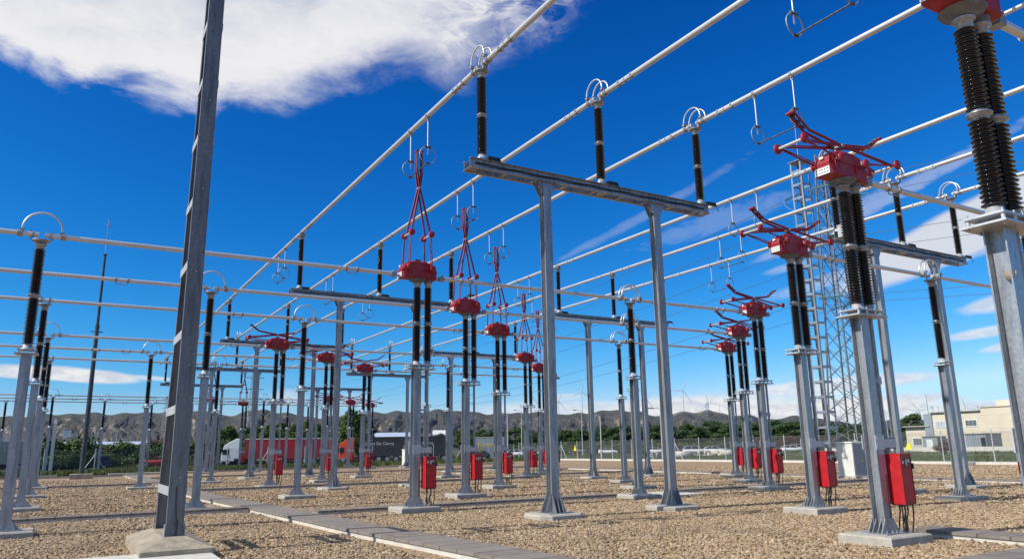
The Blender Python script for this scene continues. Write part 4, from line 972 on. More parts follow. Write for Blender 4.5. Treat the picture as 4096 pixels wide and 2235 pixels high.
# ------------------------------------------------------------------ lorries and cars
def wheel(parent, x, y, r_, wdt=.22):
    b = MB(); b.cyl((0, -wdt/2, 0), (0, wdt/2, 0), r_, n=20); o = b.build('wheel', 'rubber', parent, (x, y, r_))
    s = -1 if y < 0 else 1; b = MB(); b.cyl((0, s*wdt/2, 0), (0, s*(wdt/2+.015), 0), r_*.62, n=14); b.build('rim', 'rim', o)
def lorry(name, x, y, ang, L_, h0, h1, tarp, cabmat, lab, txt=None, cab=True, roofmat='off_white'):
    """drawn with the cab towards -x; side seen from -y"""
    r = empty(name, (x, y, -.03), ang); tag(r, lab, 'lorry' if cab else 'trailer')
    b = MB(); b.bx(0, L_, -1.27, 1.27, h0, h1); body = b.build('curtain_side', tarp, r)
    b = MB(); b.bx(-.03, L_+.03, -1.3, 1.3, h1+.002, h1+.14); b.build('roof', roofmat, r)
    b = MB(); b.bx(.0, L_, -1.29, 1.29, h0-.12, h0-.002); b.bx(L_*.3, L_*.62, -1.15, -1.05, .45, h0-.12)
    b.build('chassis', 'tarp_red' if tarp == 'tarp_red' else 'rubber', r)
    b = MB(); n_ = int(L_/1.7)
    for k in range(1, n_): b.bx(k*L_/n_-.02, k*L_/n_+.02, -1.283, -1.271, h0, h1)
    b.build('strap', tarp, r)
    for x_ in (L_-1.3, L_-2.6, L_-3.9):
        if x_ > 1:
            for y_ in (-1.1, 1.1): wheel(r, x_, y_, .5)
    if txt: text(txt, .62, 'white_text', body, (L_*.05+.3, -1.29, h0+1.55), (pi/2, 0, 0)); 
    if txt: text('transport', .2, 'white_text', body, (L_*.45, -1.29, h0+1.15), (pi/2, 0, 0)) if False else None
    if cab:
        cb = MB(); side = [(-3.1, .55), (-3.2, 1.3), (-3.02, 2.25), (-2.85, 2.75), (-2.3, 3.15), (-1.25, 3.72), (-.75, 3.72), (-.72, .9), (-1.4, .9), (-1.45, .55)]
        V = []
        for yy, k in ((-1.2, .965), (-1.1, 1.), (1.1, 1.), (1.2, .965)): V += [(-1.9+(a+1.9)*k, yy, 1.9+(z_-1.9)*k) for a, z_ in side]
        n = len(side); F = [tuple(range(n)), tuple(range(3*n, 4*n))[::-1]]
        for l in range(3): F += [(l*n+i, (l+1)*n+i, (l+1)*n+(i+1) % n, l*n+(i+1) % n) for i in range(n)]
        cb.add(V, F); cab_ = cb.build('cab', cabmat, r)
        b = MB(); b.prism([(-3.05, 1.5), (-2.98, 2.2), (-2.15, 2.25), (-2.15, 1.45)], 1, -1.215, -1.2); b.prism([(-3.05, 1.5), (-2.98, 2.2), (-2.15, 2.25), (-2.15, 1.45)], 1, 1.2, 1.215); b.build('side_window', 'dark_glass', cab_)
        b = MB(); b.add([(-3.19, -1.05, 1.45), (-3.19, 1.05, 1.45), (-3.05, 1.05, 2.3), (-3.05, -1.05, 2.3)], [(0, 1, 2, 3)]); b.build('windscreen', 'dark_glass', cab_)
        b = MB(); b.bx(-3.25, -3.1, -1.2, 1.2, .35, .75); b.box((-3.22, 0, 1.1), (.05, 1.8, .5)); b.build('bumper', cabmat, cab_)
        b = MB(); b.box((-3.05, -1.32, 2.0), (.12, .14, .5)); b.box((-3.05, 1.32, 2.0), (.12, .14, .5)); b.build('mirror', 'black', cab_)
        b = MB(); b.box((-3.27, -.9, .6), (.03, .35, .18)); b.build('headlight', 'lamp_clear', cab_); b = MB(); b.box((-3.27, .9, .6), (.03, .35, .18)); b.build('headlight', 'lamp_clear', cab_)
        b = MB(); b.bx(-2.9, 1.5, -.5, .5, .5, .85); b.bx(-.6, .0, -1.1, 1.1, .5, .9); b.build('frame', 'rubber', r)
        for x_ in (-2.3, .9):
            for y_ in (-1.08, 1.08): wheel(r, x_, y_, .5)
    return r
a1 = math.atan2(-2.95, 11.8)
lorry('lorry', 23.2, 116.7, a1, 12.4, .95, 3.58, 'tarp_red', 'white_paint', 'lorry with white cab and long dark red curtain-sided trailer')
lorry('lorry', 39.1, 112.4, math.atan2(-2.5, 6.4), 6.9, 1.0, 3.55, 'tarp_black', 'orange_paint', 'orange lorry with a black trailer lettered in white', 'Gilbert De Clercq', roofmat='tarp_black')
lorry('trailer', 46.6, 109.6, math.atan2(-2.2, 5.6), 6.2, 1.0, 3.62, 'tarp_black', 'orange_paint', 'black trailer lettered in white, behind the biggest raised pantograph, right of the orange lorry', 'De Clercq', False, 'tarp_black')
lorry('trailer', -10.5, 104., math.atan2(-.4, 11), 10.2, .9, 3.4, 'tarp_grey', 'white_paint', 'grey trailer with white top edge at the left edge of the picture', None, False, 'white_paint')
def car(px, py, D_, ang, paint, kind, lab, z=-.04, L_=4.3):
    p = atd(px, py, D_); r = empty('car', (p.x, p.y, z), ang); tag(r, lab, 'car', 'cars beyond the fence')
    H_ = {'hatch': 1.5, 'suv': 1.66, 'sedan': 1.42, 'cabrio': 1.3}[kind]; k = L_/4.3
    low = [(-2.15, .35), (-2.17, .62), (-2.05, .80), (-1.25, .95), (1.9, .98), (2.1, .9), (2.15, .5), (2.08, .32)]
    V = []
    for yy, q in ((-.86, .94), (-.78, 1), (.78, 1), (.86, .94)): V += [(a*k*q, yy, .6+(z_-.6)*q) for a, z_ in low]
    n = len(low); F = [tuple(range(n))[::-1], tuple(range(3*n, 4*n))]
    for l in range(3): F += [(l*n+i, l*n+(i+1) % n, (l+1)*n+(i+1) % n, (l+1)*n+i) for i in range(n)]
    b = MB(); b.add(V, F, True)
    if kind != 'cabrio':
        g_ = {'hatch': [(-1.2, .93), (-.35, H_-.04), (1.35, H_-.06), (2.0, .96)], 'suv': [(-1.15, .95), (-.45, H_-.04), (1.6, H_-.05), (2.05, .96)], 'sedan': [(-1.0, .93), (-.2, H_-.04), (.9, H_-.05), (1.6, .96)]}[kind]
        V = [(a*k, -.78 if z_ < 1.1 else -.60, z_) for a, z_ in g_]+[(a*k, .78 if z_ < 1.1 else .60, z_) for a, z_ in g_]
        gl = MB(); gl.add(V, [(0, 1, 2, 3), (7, 6, 5, 4), (0, 4, 5, 1), (3, 2, 6, 7)]); glo = gl
        rf = MB(); rf.add([(g_[1][0]*k-.03, -.62, H_-.03), (g_[2][0]*k+.03, -.62, H_-.05), (g_[2][0]*k+.03, .62, H_-.05), (g_[1][0]*k-.03, .62, H_-.03), (g_[1][0]*k+.1, -.5, H_), (g_[2][0]*k-.1, -.5, H_-.01), (g_[2][0]*k-.1, .5, H_-.01), (g_[1][0]*k+.1, .5, H_)], [(4, 5, 6, 7), (0, 1, 5, 4), (1, 2, 6, 5), (2, 3, 7, 6), (3, 0, 4, 7)], True)
        for s in (-1, 1):
            for a0_, a1_ in ((g_[0], g_[1]), (g_[3], g_[2])): rf.cyl((a0_[0]*k, s*.785, a0_[1]), (a1_[0]*k, s*.61, a1_[1]-.01), .035, n=5)
            xm = (g_[1][0]+g_[2][0])/2*k; rf.cyl((xm, s*.785, .96), (xm, s*.61, H_-.05), .03, n=5)
        rf.build('roof', paint, r); glo.build('glass', 'dark_glass', r)
    else:
        w_ = MB(); w_.add([(-.9, -.66, .95), (-.9, .66, .95), (-.45, .58, 1.28), (-.45, -.58, 1.28)], [(0, 1, 2, 3)]); w_.build('glass', 'dark_glass', r)
        w_ = MB(); w_.bx(-.4, 1.3, -.62, .62, .98, 1.22, .12); w_.build('soft_top', 'car_silver', r)
    b.build('body', paint, r)
    for x_ in (-1.35*k, 1.32*k):
        for y_ in (-.80, .80): wheel(r, x_, y_, .33, .2)
    for s in (-1, 1):
        h_ = MB(); h_.box((-2.1*k, s*.6, .72), (.1, .3, .13)); h_.build('headlight', 'lamp_clear', r)
        h_ = MB(); h_.box((2.08*k, s*.66, .82), (.1, .22, .16)); h_.build('tail_light', 'lamp_red', r)
    return r
ya = math.atan2(-.55, .83)
car(2432, 1815, 172, ya+pi, 'car_white', 'hatch', 'white hatchback with red tail lamp right of the street lamp at the fence')
car(2316, 1815, 166, ya, 'car_brown', 'cabrio', 'dark convertible with a pale top below the yellow triangle')
car(2620, 1812, 166, ya+pi, 'car_white', 'hatch', 'white hatchback left of the concrete pipes')
car(2660, 1806, 190, ya+pi, 'car_brown', 'sedan', 'dark saloon half behind the second tall portal leg')
car(2778, 1806, 158, ya+pi, 'car_white', 'suv', 'white estate car above the concrete pipes', -.04, 4.7)
car(2735, 1800, 176, ya+pi, 'car_black', 'suv', 'dark car peeping out left of the white estate')
car(2856, 1806, 162, ya+pi, 'car_white', 'hatch', 'white hatchback behind the tripod fence brace')
car(2885, 1800, 182, ya+pi, 'car_silver', 'suv', 'grey car peeping out right of the white hatchback at the fence brace')
car(3168, 1800, 165, ya+pi, 'car_white', 'hatch', 'white car left of the post with the second largest red box')
car(3195, 1797, 186, ya+pi, 'car_white', 'suv', 'white van-like car right behind the white car near the gantry tower')
car(3120, 1800, 178, ya+pi, 'car_black', 'sedan', 'dark saloon left of the white car near the gantry tower')
car(2090, 1812, 168, ya, 'car_blue', 'hatch', 'blue grey car left of the tallest centre leg')
car(2050, 1810, 150, ya, 'car_white', 'hatch', 'white car right of the smallest raised pantograph post')
car(2150, 1808, 172, ya, 'car_white', 'sedan', 'white saloon between two red boxes left of the tallest centre leg')
car(2545, 1802, 190, ya+pi, 'car_black', 'sedan', 'black saloon right of the three aligned insulators')
car(1905, 1822, 118, ya, 'car_black', 'hatch', 'black hatchback below the yellow graffiti')
car(2000, 1815, 142, ya, 'car_blue', 'hatch', 'blue grey hatchback right of the black one under the graffiti')
car(360, 1858, 104, .05, 'car_black', 'suv', 'dark estate car driving behind the dark mast', -.03, 4.6)
car(625, 1850, 118, -.1, 'car_red', 'sedan', 'red saloon left of the big dark column')
# ------------------------------------------------------------------ street lamps
LP = [(2085, 1640, 1812, 150, 'street lamp left of the smallest raised pantographs, taller one'), (2325, 1640, 1815, 140, 'thin street lamp below the upright turbine blade'), (2400, 1660, 1828, 103, 'white street lamp with curved arm at the white hatchback'), (2640, 1632, 1826, 100, 'street lamp touching the second tall portal leg on its left'),
      (2029, 1655, 1826, 100, 'white street lamp beside the third raised pantograph post'), (383, 1712, 1835, 160, 'street lamp right of the dark mast'), (470, 1720, 1815, 190, 'faint street lamp behind the fence brace at left'), (3540, 1640, 1790, 180, 'street lamp left of the round pine at right')]
for px, pt, pb, D_, lab in LP:
    q = atd(px, pt, D_); r = empty('street_lamp', (q.x, q.y, 0)); tag(r, lab, 'street lamp', 'street lamps beyond the yard')
    b = MB(); b.cyl((0, 0, 0), (0, 0, q.z-.1), .11, .06, n=8); b.cyl((0, 0, 0), (0, 0, .9), .14, n=8); b.build('pole', 'galvanised_light', r)
    b = MB(); b.tube([(0, 0, q.z-.15), (-.3, .2, q.z), (-.9, .5, q.z+.05)], .04, 6); b.build('arm', 'galvanised_light', r); b = MB(); b.box((-1.1, .6, q.z+.03), (.6, .35, .12), Matrix.Rotation(-.5, 3, 'Z')); b.build('lamp_head', 'dark_fitting', r)
# ------------------------------------------------------------------ concrete pipes
for k, (px, py, D_, an, lab) in enumerate(((2622, 1822, 112, .5, 'short concrete pipe at the left end of the pipe row, open end to the left'), (2725, 1822, 110, -.57, 'longest concrete pipe lying in the weeds, left of the fence brace'), (2778, 1822, 112, .9, 'concrete pipe end seen round, just left of the fence brace'), (2803, 1821, 116, .9, 'concrete pipe end behind the fence brace'), (2830, 1819, 120, .9, 'small concrete pipe end right of the fence brace'), (2915, 1817, 122, -.4, 'concrete pipe at the right end of the row'), (2870, 1814, 128, -.4, 'farther concrete pipe half covered by weeds'))):
    q = atd(px, py, D_); L_ = 3.2 if k in (1, 5, 6) else 1.6
    b = MB(); n = 24; e = Vector((math.cos(an), math.sin(an), 0)); s = Vector((-e.y, e.x, 0)); V = []
    for d_, r_ in ((-L_/2, .42), (-L_/2, .5), (L_/2, .5), (L_/2, .42)): V += [e*d_+s*r_*math.cos(2*pi*i/n)+Vector((0, 0, r_*math.sin(2*pi*i/n))) for i in range(n)]
    b.add(V, [(l*n+i, l*n+(i+1) % n, ((l+1) % 4)*n+(i+1) % n, ((l+1) % 4)*n+i) for l in range(4) for i in range(n)], True)
    o = b.build('concrete_pipe', 'pipe', None, (q.x, q.y, .45)); tag(o, lab, 'pipe', 'concrete pipes beyond the fence')

# ------------------------------------------------------------------ buildings
BX = 131.0
def bpt(cx, cy): return on_x(3560+cx/4.687, 1560+cy/4.687, BX)
r = empty('building', (BX, 60, 0)); tag(r, 'cream industrial building with flat roofs at the right edge', 'building')
def wallbox(c0, c1, ctop, depth, name, material, x0=0., zb=0.):
    a = bpt(c0, ctop); c_ = bpt(c1, ctop); b = MB(); b.bx(x0, x0+depth, c_.y-60, a.y-60, zb, (a.z+c_.z)/2); return b.build(name, material, r)
wallbox(285, 770, 685, 14, 'wall', 'cream_wall'); wallbox(772, 1715, 405, 20, 'wall', 'cream_wall', -.3); wallbox(1717, 2292, 312, 20, 'wall', 'cream_wall', -.6)
wallbox(2294, 3600, 330, 20, 'wall', 'cream_wall', -.2)
wallbox(1795, 2140, 172, 5, 'wall', 'cream_wall', 3, 6); wallbox(2142, 2420, 172, 5, 'wall', 'grey_and_shaded_render', 3.5, 6)  # second box: the penthouse's shaded side, its shade put into a greyer wall colour
for c0, c1, z_ in ((285, 770, 685), (772, 1715, 405), (1717, 2292, 312)):
    a = bpt(c0, z_); c_ = bpt(c1, z_); z0 = (a.z+c_.z)/2; b = MB(); b.bx(-.75, 14.5, c_.y-60-.05, a.y-60+.05, z0+.003, z0+.14); b.build('parapet', 'grey_and_shaded_render', r)
def win(c0, c1, t0, t1, x0, material, frame=True):
    a = bpt(c0, t0); c_ = bpt(c1, t1)
    if frame: b = MB(); b.bx(x0-.08, x0-.003, c_.y-60-.18, a.y-60+.18, c_.z-.2, a.z+.18); w_ = b.build('window', 'off_white', r)
    b = MB(); b.bx(x0-.11, x0-.083, c_.y-60, a.y-60, c_.z, a.z); o = b.build('pane' if frame else 'window', material, w_ if frame else r)
    b = MB()
    for q in range(1, 3): yq = c_.y+(a.y-c_.y)*q/3-60; b.bx(x0-.13, x0-.112, yq-.05, yq+.05, c_.z, a.z)
    b.build('bar', 'corrugated', o)
win(440, 610, 905, 1025, 0, 'shutter'); win(862, 1060, 585, 682, -.3, 'shutter_light'); win(1432, 1650, 565, 660, -.3, 'shutter'); win(905, 1120, 895, 1010, -.3, 'shutter')
b = MB()
for c0, c1, z_, x_ in ((772, 1715, 560, -.3), (772, 1715, 765, -.3), (1740, 2290, 470, -.6), (1780, 2292, 718, -.6), (1717, 2292, 795, -.6), (1717, 2292, 935, -.6), (285, 600, 835, 0), (285, 600, 955, 0), (2294, 3500, 560, -.2), (2294, 3500, 800, -.2)):
    a = bpt(c0, z_); c_ = bpt(c1, z_); b.bx(x_-.012, x_-.002, c_.y-60, a.y-60, a.z-.03, a.z+.03)
b.build('joint_line', 'grey_and_shaded_render', r)
b = MB()
for px in (770, 800, 895, 1000, 1640, 1750): a = bpt(px, 400); b.cyl((.3, a.y-60, a.z-.5), (.3, a.y-60, a.z+.9), .04, n=5); b.box((.3, a.y-60, a.z+.9), (.08, .5, .06))
b.build('railing_post', 'galvanised', r)
b = MB(); a = bpt(700, 80); b.cyl((-.5, a.y-60, 0), (-.5, a.y-60, a.z), .09, .04, n=6); b.build('antenna', 'galvanised', r)
b = MB(); a = bpt(785, 430); b.bx(-.55, -.35, a.y-60-.1, a.y-60+1.3, .5, a.z-.1); b.build('downpipe_casing', 'corrugated', r)
def shed(c0, c1, ct, x0, dep, lab, door):
    a = on_x(3560+c0/4.687, 1560+ct/4.687, x0); c_ = on_x(3560+c1/4.687, 1560+ct/4.687, x0); s_ = empty('container', (x0, c_.y, 0)); tag(s_, lab, 'container'); W = a.y-c_.y; h_ = a.z
    b = MB(); n = int(W/.35); b.bx(0, dep, 0, W, .3, h_)
    for k in range(n): b.bx(-.06, -.002, k*W/n, (k+.5)*W/n, .35, h_-.08); 
    b.build('wall', 'corrugated', s_); b = MB(); b.bx(-.15, dep+.1, -.1, W+.1, h_+.002, h_+.14); b.build('roof', 'shutter', s_)
    if door == 1: b = MB(); b.bx(-.1, -.065, W*.3, W*.72, .35, h_-.35); b.build('door', 'off_white', s_)
    if door == 2: b = MB(); b.bx(-.1, -.065, .1, W*.24, .35, h_-.5); b.build('door', 'black', s_)  # black panel painted as the shade inside the open end, not a door leaf
shed(600, 880, 880, 122, 2.5, 'small grey corrugated hut with a white door before the cream building', 1)
shed(1400, 1790, 830, 122, 4.5, 'long grey corrugated container with dark open end before the cream building', 2)
b = MB(); b.bx(118.8, 119.1, 20, 90, -.05, .85); o = b.build('low_wall', 'concrete_pale'); tag(o, 'low pale wall in front of the cream building', 'wall')
def far_building(px0, px1, py, D_, h_, dep, wallm, roofm, lab):
    a = atd(px0, py, D_); c_ = atd(px1, py, D_); d = (c_-a); L_ = d.length; ang = math.atan2(d.y, d.x); r = empty('building', (a.x, a.y, 0), ang); tag(r, lab, 'building')
    b = MB(); b.bx(0, L_, 0, dep, 0, h_*.8); b.build('wall', wallm, r); b = MB(); b.prism([(-.5, h_*.8), (dep*.5, h_), (dep+.5, h_*.8)], 0, -.5, L_+.5); b.build('roof', roofm, r)
    b = MB(); n = int(L_/9)+1
    for k in range(n): b.bx((k+.25)*L_/n, (k+.6)*L_/n, -.06, -.01, h_*.25, h_*.6)
    b.build('window', 'dark_glass', r)
far_building(180, 585, 1775, 330, 6.6, 20, 'car_blue', 'roof_blue', 'long low warehouse with pale blue roof at the foot of the left hills')
far_building(1500, 1640, 1750, 260, 7.6, 16, 'grey_and_shaded_render', 'roof_blue', 'warehouse with pale blue roof behind the black trailer')
far_building(1735, 1805, 1735, 300, 9.2, 18, 'white_paint', 'off_white', 'white building behind the second black trailer')
far_building(0, 120, 1765, 260, 6.0, 14, 'white_paint', 'roof_blue', 'pale warehouse behind the grey trailer at the left edge')
far_building(2036, 2060, 1795, 240, 3.2, 6, 'off_white', 'grey_and_shaded_render', 'small pale hut far behind the parked cars')
# graffiti container
a = atd(1900, 1780, 128); r = empty('container', (a.x, a.y, 0), math.atan2(-3, 6)); tag(r, 'grey container with yellow graffiti lettering, right of the black trailers', 'container')
b = MB(); b.bx(0, 5.2, 0, 2.4, 0, 3.5); bd = b.build('body', 'corrugated', r); b = MB(); b.bx(-.05, 5.25, -.05, 2.45, 3.5, 3.62); b.build('roof', 'grey_and_shaded_render', r)
text('Campano', 1.05, 'yellow_text', bd, (.45, -.02, 2.05), (pi/2, 0, 0))
# white notice board on the left
a = atd(268, 1735, 150); r = empty('notice_board', (a.x, a.y, 0)); tag(r, 'white notice board above the dark bush at left', 'sign')
b = MB(); b.bx(-.62, .62, -.05, .05, a.z-.5, a.z+.55); bd = b.build('panel', 'white_paint', r); b = MB()
for k in range(3): b.bx(-.4, .35-.15*k, -.062, -.052, a.z+.25-.28*k, a.z+.30-.28*k)
b.build('lettering', 'cabinet_grey', bd); b = MB(); b.cyl((0, .1, 0), (0, .1, a.z), .06, n=6); b.build('pole', 'galvanised', r)

# ------------------------------------------------------------------ vegetation
def leaf_cloud(centers, radii, n, size, squash=.8):
    centers = np.array(centers, float); radii = np.array(radii, float)
    k = rng.choice(len(centers), n, p=radii**2/np.sum(radii**2)); u = rng.normal(size=(n, 3)); u /= np.linalg.norm(u, axis=1)[:, None]
    rr = (rng.random(n)**.42)[:, None]*radii[k][:, None]; P = centers[k]+u*rr*np.array([1, 1, squash])
    nrm = u*.6+rng.normal(size=(n, 3))*.7; nrm[:, 2] += .3; nrm /= np.linalg.norm(nrm, axis=1)[:, None]
    a = np.cross(nrm, rng.normal(size=(n, 3))); a /= np.linalg.norm(a, axis=1)[:, None]; b_ = np.cross(nrm, a); s = (size*(.6+.8*rng.random(n)))[:, None]
    V = np.stack([P-a*s, P+b_*s*.6, P+a*s, P-b_*s*.6], 1).reshape(-1, 3); F = np.arange(4*n).reshape(-1, 4); return V, F
def tree_mesh(kind, seed):
    global rng; rng = np.random.default_rng(seed); rd = random.Random(seed)
    tr = MB()
    if kind == 'pine':
        H_ = 8.; tr.cyl((0, 0, 0), (.15, .1, 5.2), .2, .09, n=7); C_ = []; Rr = []
        for k in range(24):
            z = 2.4+rd.random()**.8*5.0; w_ = (1-((z-4.2)/3.9)**2)**.5*2.5 if abs(z-4.2) < 3.9 else .4; a = rd.random()*6.28; q = w_*rd.random()**.5
            C_.append((q*math.cos(a), q*math.sin(a), z)); Rr.append(.65+.55*rd.random())
            if k < 9: tr.cyl((.1, .05, max(1.6, z-1.4)), C_[-1], .07, .02, n=5)
        V, F = leaf_cloud(C_, Rr, 7000, .15)
    elif kind == 'poplar':
        tr.cyl((0, 0, 0), (0, 0, 6.5), .2, .05, n=7); C_ = []; Rr = []
        for k in range(24):
            z = 1.6+7.0*k/23; w_ = 1.5*(1-(z/9.6)**2)+.2; a = rd.random()*6.28; q = w_*rd.random()**.6; C_.append((q*math.cos(a), q*math.sin(a), z)); Rr.append(.6+.5*rd.random())
            if k % 3 == 0: tr.cyl((0, 0, z-.8), C_[-1], .05, .02, n=5)
        V, F = leaf_cloud(C_, Rr, 6500, .16, 1.1)
    else:
        for k in range(5): a = rd.random()*6.28; tr.cyl((0, 0, 0), (.7*math.cos(a), .7*math.sin(a), 1.3), .05, .015, n=5)
        C_ = []; Rr = []
        for k in range(12): a = rd.random()*6.28; q = 1.1*rd.random(); C_.append((q*math.cos(a), q*math.sin(a), .5+1.3*rd.random())); Rr.append(.45+.4*rd.random())
        V, F = leaf_cloud(C_, Rr, 2600, .10)
    return (V, F), tr
TM = {}
for kind, lm in (('pine', 'pine_leaf'), ('poplar', 'poplar_leaf'), ('bush', 'bush_leaf'), ('rust', 'rust_leaf')):
    for v_ in range(3):
        (V, F), tr = tree_mesh('bush' if kind == 'rust' else kind, 10+v_+{'pine': 0, 'poplar': 20, 'bush': 40, 'rust': 60}[kind])
        o = np_mesh('crown', V, F, lm); t_ = tr.build('trunk', 'bark'); TM[kind, v_] = (o.data, t_.data); bpy.data.objects.remove(o); bpy.data.objects.remove(t_)
def tree(kind, x, y, s, z=-.05, var=0, lab='', sx=1.):
    nm = {'pine': 'pine_tree', 'poplar': 'poplar_tree', 'bush': 'bush', 'rust': 'bush'}[kind]; r = empty(nm, (x, y, z), random.random()*6.28); r.scale = (s*sx, s*sx, s)
    for n_, d in zip(('crown', 'trunk'), TM[kind, var]): o = bpy.data.objects.new(n_, d); COL.objects.link(o); o.parent = r
    tag(r, lab, 'tree' if kind in ('pine', 'poplar') else 'bush', {'pine': 'pines behind the car park', 'poplar': 'yellow green trees behind the lorries', 'bush': 'green bushes beyond the kerb', 'rust': 'rust brown bushes'}[kind])
# pines: (px of the middle, py of the top, half width px)
PN = [(2010, 1722), (2062, 1712), (2110, 1722), (2160, 1716), (2215, 1722), (2262, 1720), (2300, 1718), (2345, 1718), (2395, 1706), (2440, 1704), (2480, 1702), (2535, 1702), (2580, 1702), (2625, 1700), (2668, 1706), (2705, 1700), (2755, 1698), (2790, 1708), (2832, 1708), (2868, 1684), (2905, 1700), (2960, 1690), (3000, 1694), (3045, 1686), (3110, 1674), (3140, 1690), (3185, 1686), (3245, 1694), (3290, 1700), (3340, 1690), (3380, 1692), (3430, 1700), (3470, 1694), (3510, 1702)]
lm_ = ['dark green pine of the row, %s']
where = ['far left end of the row', 'second from the left end', 'left of the first big red box', 'behind the smallest raised pantographs', 'just right of the tallest centre leg', 'below the upright turbine', 'left of the slim portal leg', 'directly behind the slim portal leg', 'behind the white curved lamp', 'left of the three aligned insulators', 'hidden by the three aligned insulators', 'right of the three aligned insulators', 'left of the second slim portal leg', 'behind the second slim portal leg', 'left of the second tall leg', 'right of the second tall leg', 'under the tallest turbine', 'above the white estate car', 'left of the tallest pine', 'tallest of the row, above the white hatchback', 'right of the tallest pine', 'behind the last row of red boxes, left one', 'behind the last row of red boxes, middle one', 'behind the last row of red boxes, right one', 'bushy one left of the second largest red box post', 'small one at the second largest red box', 'behind the second largest red box post', 'behind the ladder-like tower', 'between the ladder-like tower and the lattice pylon', 'behind the lattice pylon, left part', 'behind the lattice pylon, right part', 'above the white cabinet', 'left of the largest red box post', 'right end beside the largest red box post']
for k, (px, pt) in enumerate(PN):
    D_ = 196+(k*53 % 5)*7; q = atd(px, pt, D_); s = q.z/8.2*(1+.03*((k*7) % 3)); tree('pine', q.x, q.y, s, 0, k % 3, lm_[0] % where[k], 1.75)
q = atd(3645, 1655, 205); tree('pine', q.x, q.y, q.z/8.0, 0, 1, 'big rounded dark pine left of the cream building', 1.15); q = atd(3608, 1690, 200); tree('pine', q.x, q.y, q.z/8.0, 0, 2, 'smaller dark pine at the left foot of the big rounded pine', 1.)
PO = [(880, 1716), (925, 1708), (985, 1712), (1030, 1706), (1080, 1704), (1125, 1694), (1180, 1700), (1225, 1690), (1270, 1698), (1310, 1700), (1350, 1694), (1385, 1665), (1412, 1642), (1440, 1660), (1475, 1700)]
pw = ['behind the white cab', 'above the gap behind the white cab', 'above the front of the red trailer', 'second over the red trailer', 'third over the red trailer', 'fourth over the red trailer', 'fifth over the red trailer', 'sixth over the red trailer', 'over the rear of the red trailer', 'at the rear end of the red trailer', 'left of the orange cab', 'tall one just left of the orange cab', 'tallest of the row over the orange cab', 'tall one right over the orange cab', 'low one over the first black trailer']
for k, (px, pt) in enumerate(PO): q = atd(px, pt, 140+(k*31 % 4)*5); tree('poplar', q.x, q.y, q.z/9.1, 0, k % 3, 'yellow green leafy tree, %s' % pw[k], 1.5)
for k, (px, pt, D_) in enumerate(((1760, 1732, 170), (1840, 1722, 190), (1880, 1712, 175), (1930, 1715, 185), (1985, 1722, 180), (1700, 1740, 180))):
    q = atd(px, pt, D_); tree('pine', q.x, q.y, q.z/8., 0, k % 3, 'dark leafy tree %s' % ['right of the white distant building', 'left of the graffiti container', 'behind the graffiti container', 'right above the graffiti', 'between graffiti and the pine row', 'over the second black trailer'][k], 1.2)
BU = [(195, 1765, 96, 'bush'), (235, 1742, 98, 'bush'), (262, 1738, 97, 'bush'), (300, 1755, 99, 'bush'), (215, 1795, 94, 'bush'), (285, 1790, 95, 'bush'), (325, 1780, 104, 'bush'), (395, 1765, 130, 'rust'), (450, 1762, 132, 'bush'), (490, 1768, 130, 'bush'), (530, 1765, 134, 'rust'), (570, 1762, 132, 'bush'), (630, 1760, 136, 'rust'), (345, 1772, 128, 'bush'), (600, 1790, 126, 'bush'), (680, 1765, 134, 'bush'), (740, 1760, 134, 'bush'), (820, 1760, 134, 'bush'), (855, 1752, 130, 'bush'), (420, 1795, 122, 'bush'), (560, 1800, 124, 'bush'), (30, 1800, 150, 'bush'), (3770, 1755, 117, 'rust'), (3150, 1742, 190, 'rust'), (3300, 1745, 185, 'rust'), (3030, 1745, 190, 'rust')]
bl_ = ['leftmost dark bush behind the left post file', 'tall dark bush under the notice board', 'dark bush right below the notice board', 'dark bush beside the pointed post', 'low bush at the foot of the left post file', 'low bush right of the pointed post', 'bush behind the dark mast', 'rust brown bush right of the dark mast', 'green bush behind the fence brace', 'green bush right of the fence brace', 'rust brown bush midway to the big column', 'green bush left of the red car', 'rust brown bush left of the big dark column', 'small green bush touching the dark mast', 'low green bush behind the red car', 'green bush left behind the big column', 'green bush behind the big column', 'green bush right of the big column', 'green bush left of the white cab', 'low green bush above the dark car', 'low green bush before the rust bush', 'bush behind the grey trailer', 'brown bush in front of the cream building window', 'rust brown bush under the pines left of the gantry tower', 'rust brown bush under the pines behind the gantry tower', 'rust brown bush under the pines behind the red boxes']
for k, (px, pt, D_, kd) in enumerate(BU): q = atd(px, pt, D_); tree(kd, q.x, q.y, max(.6, q.z/2.2), 0, k % 3, bl_[k], 1.15)
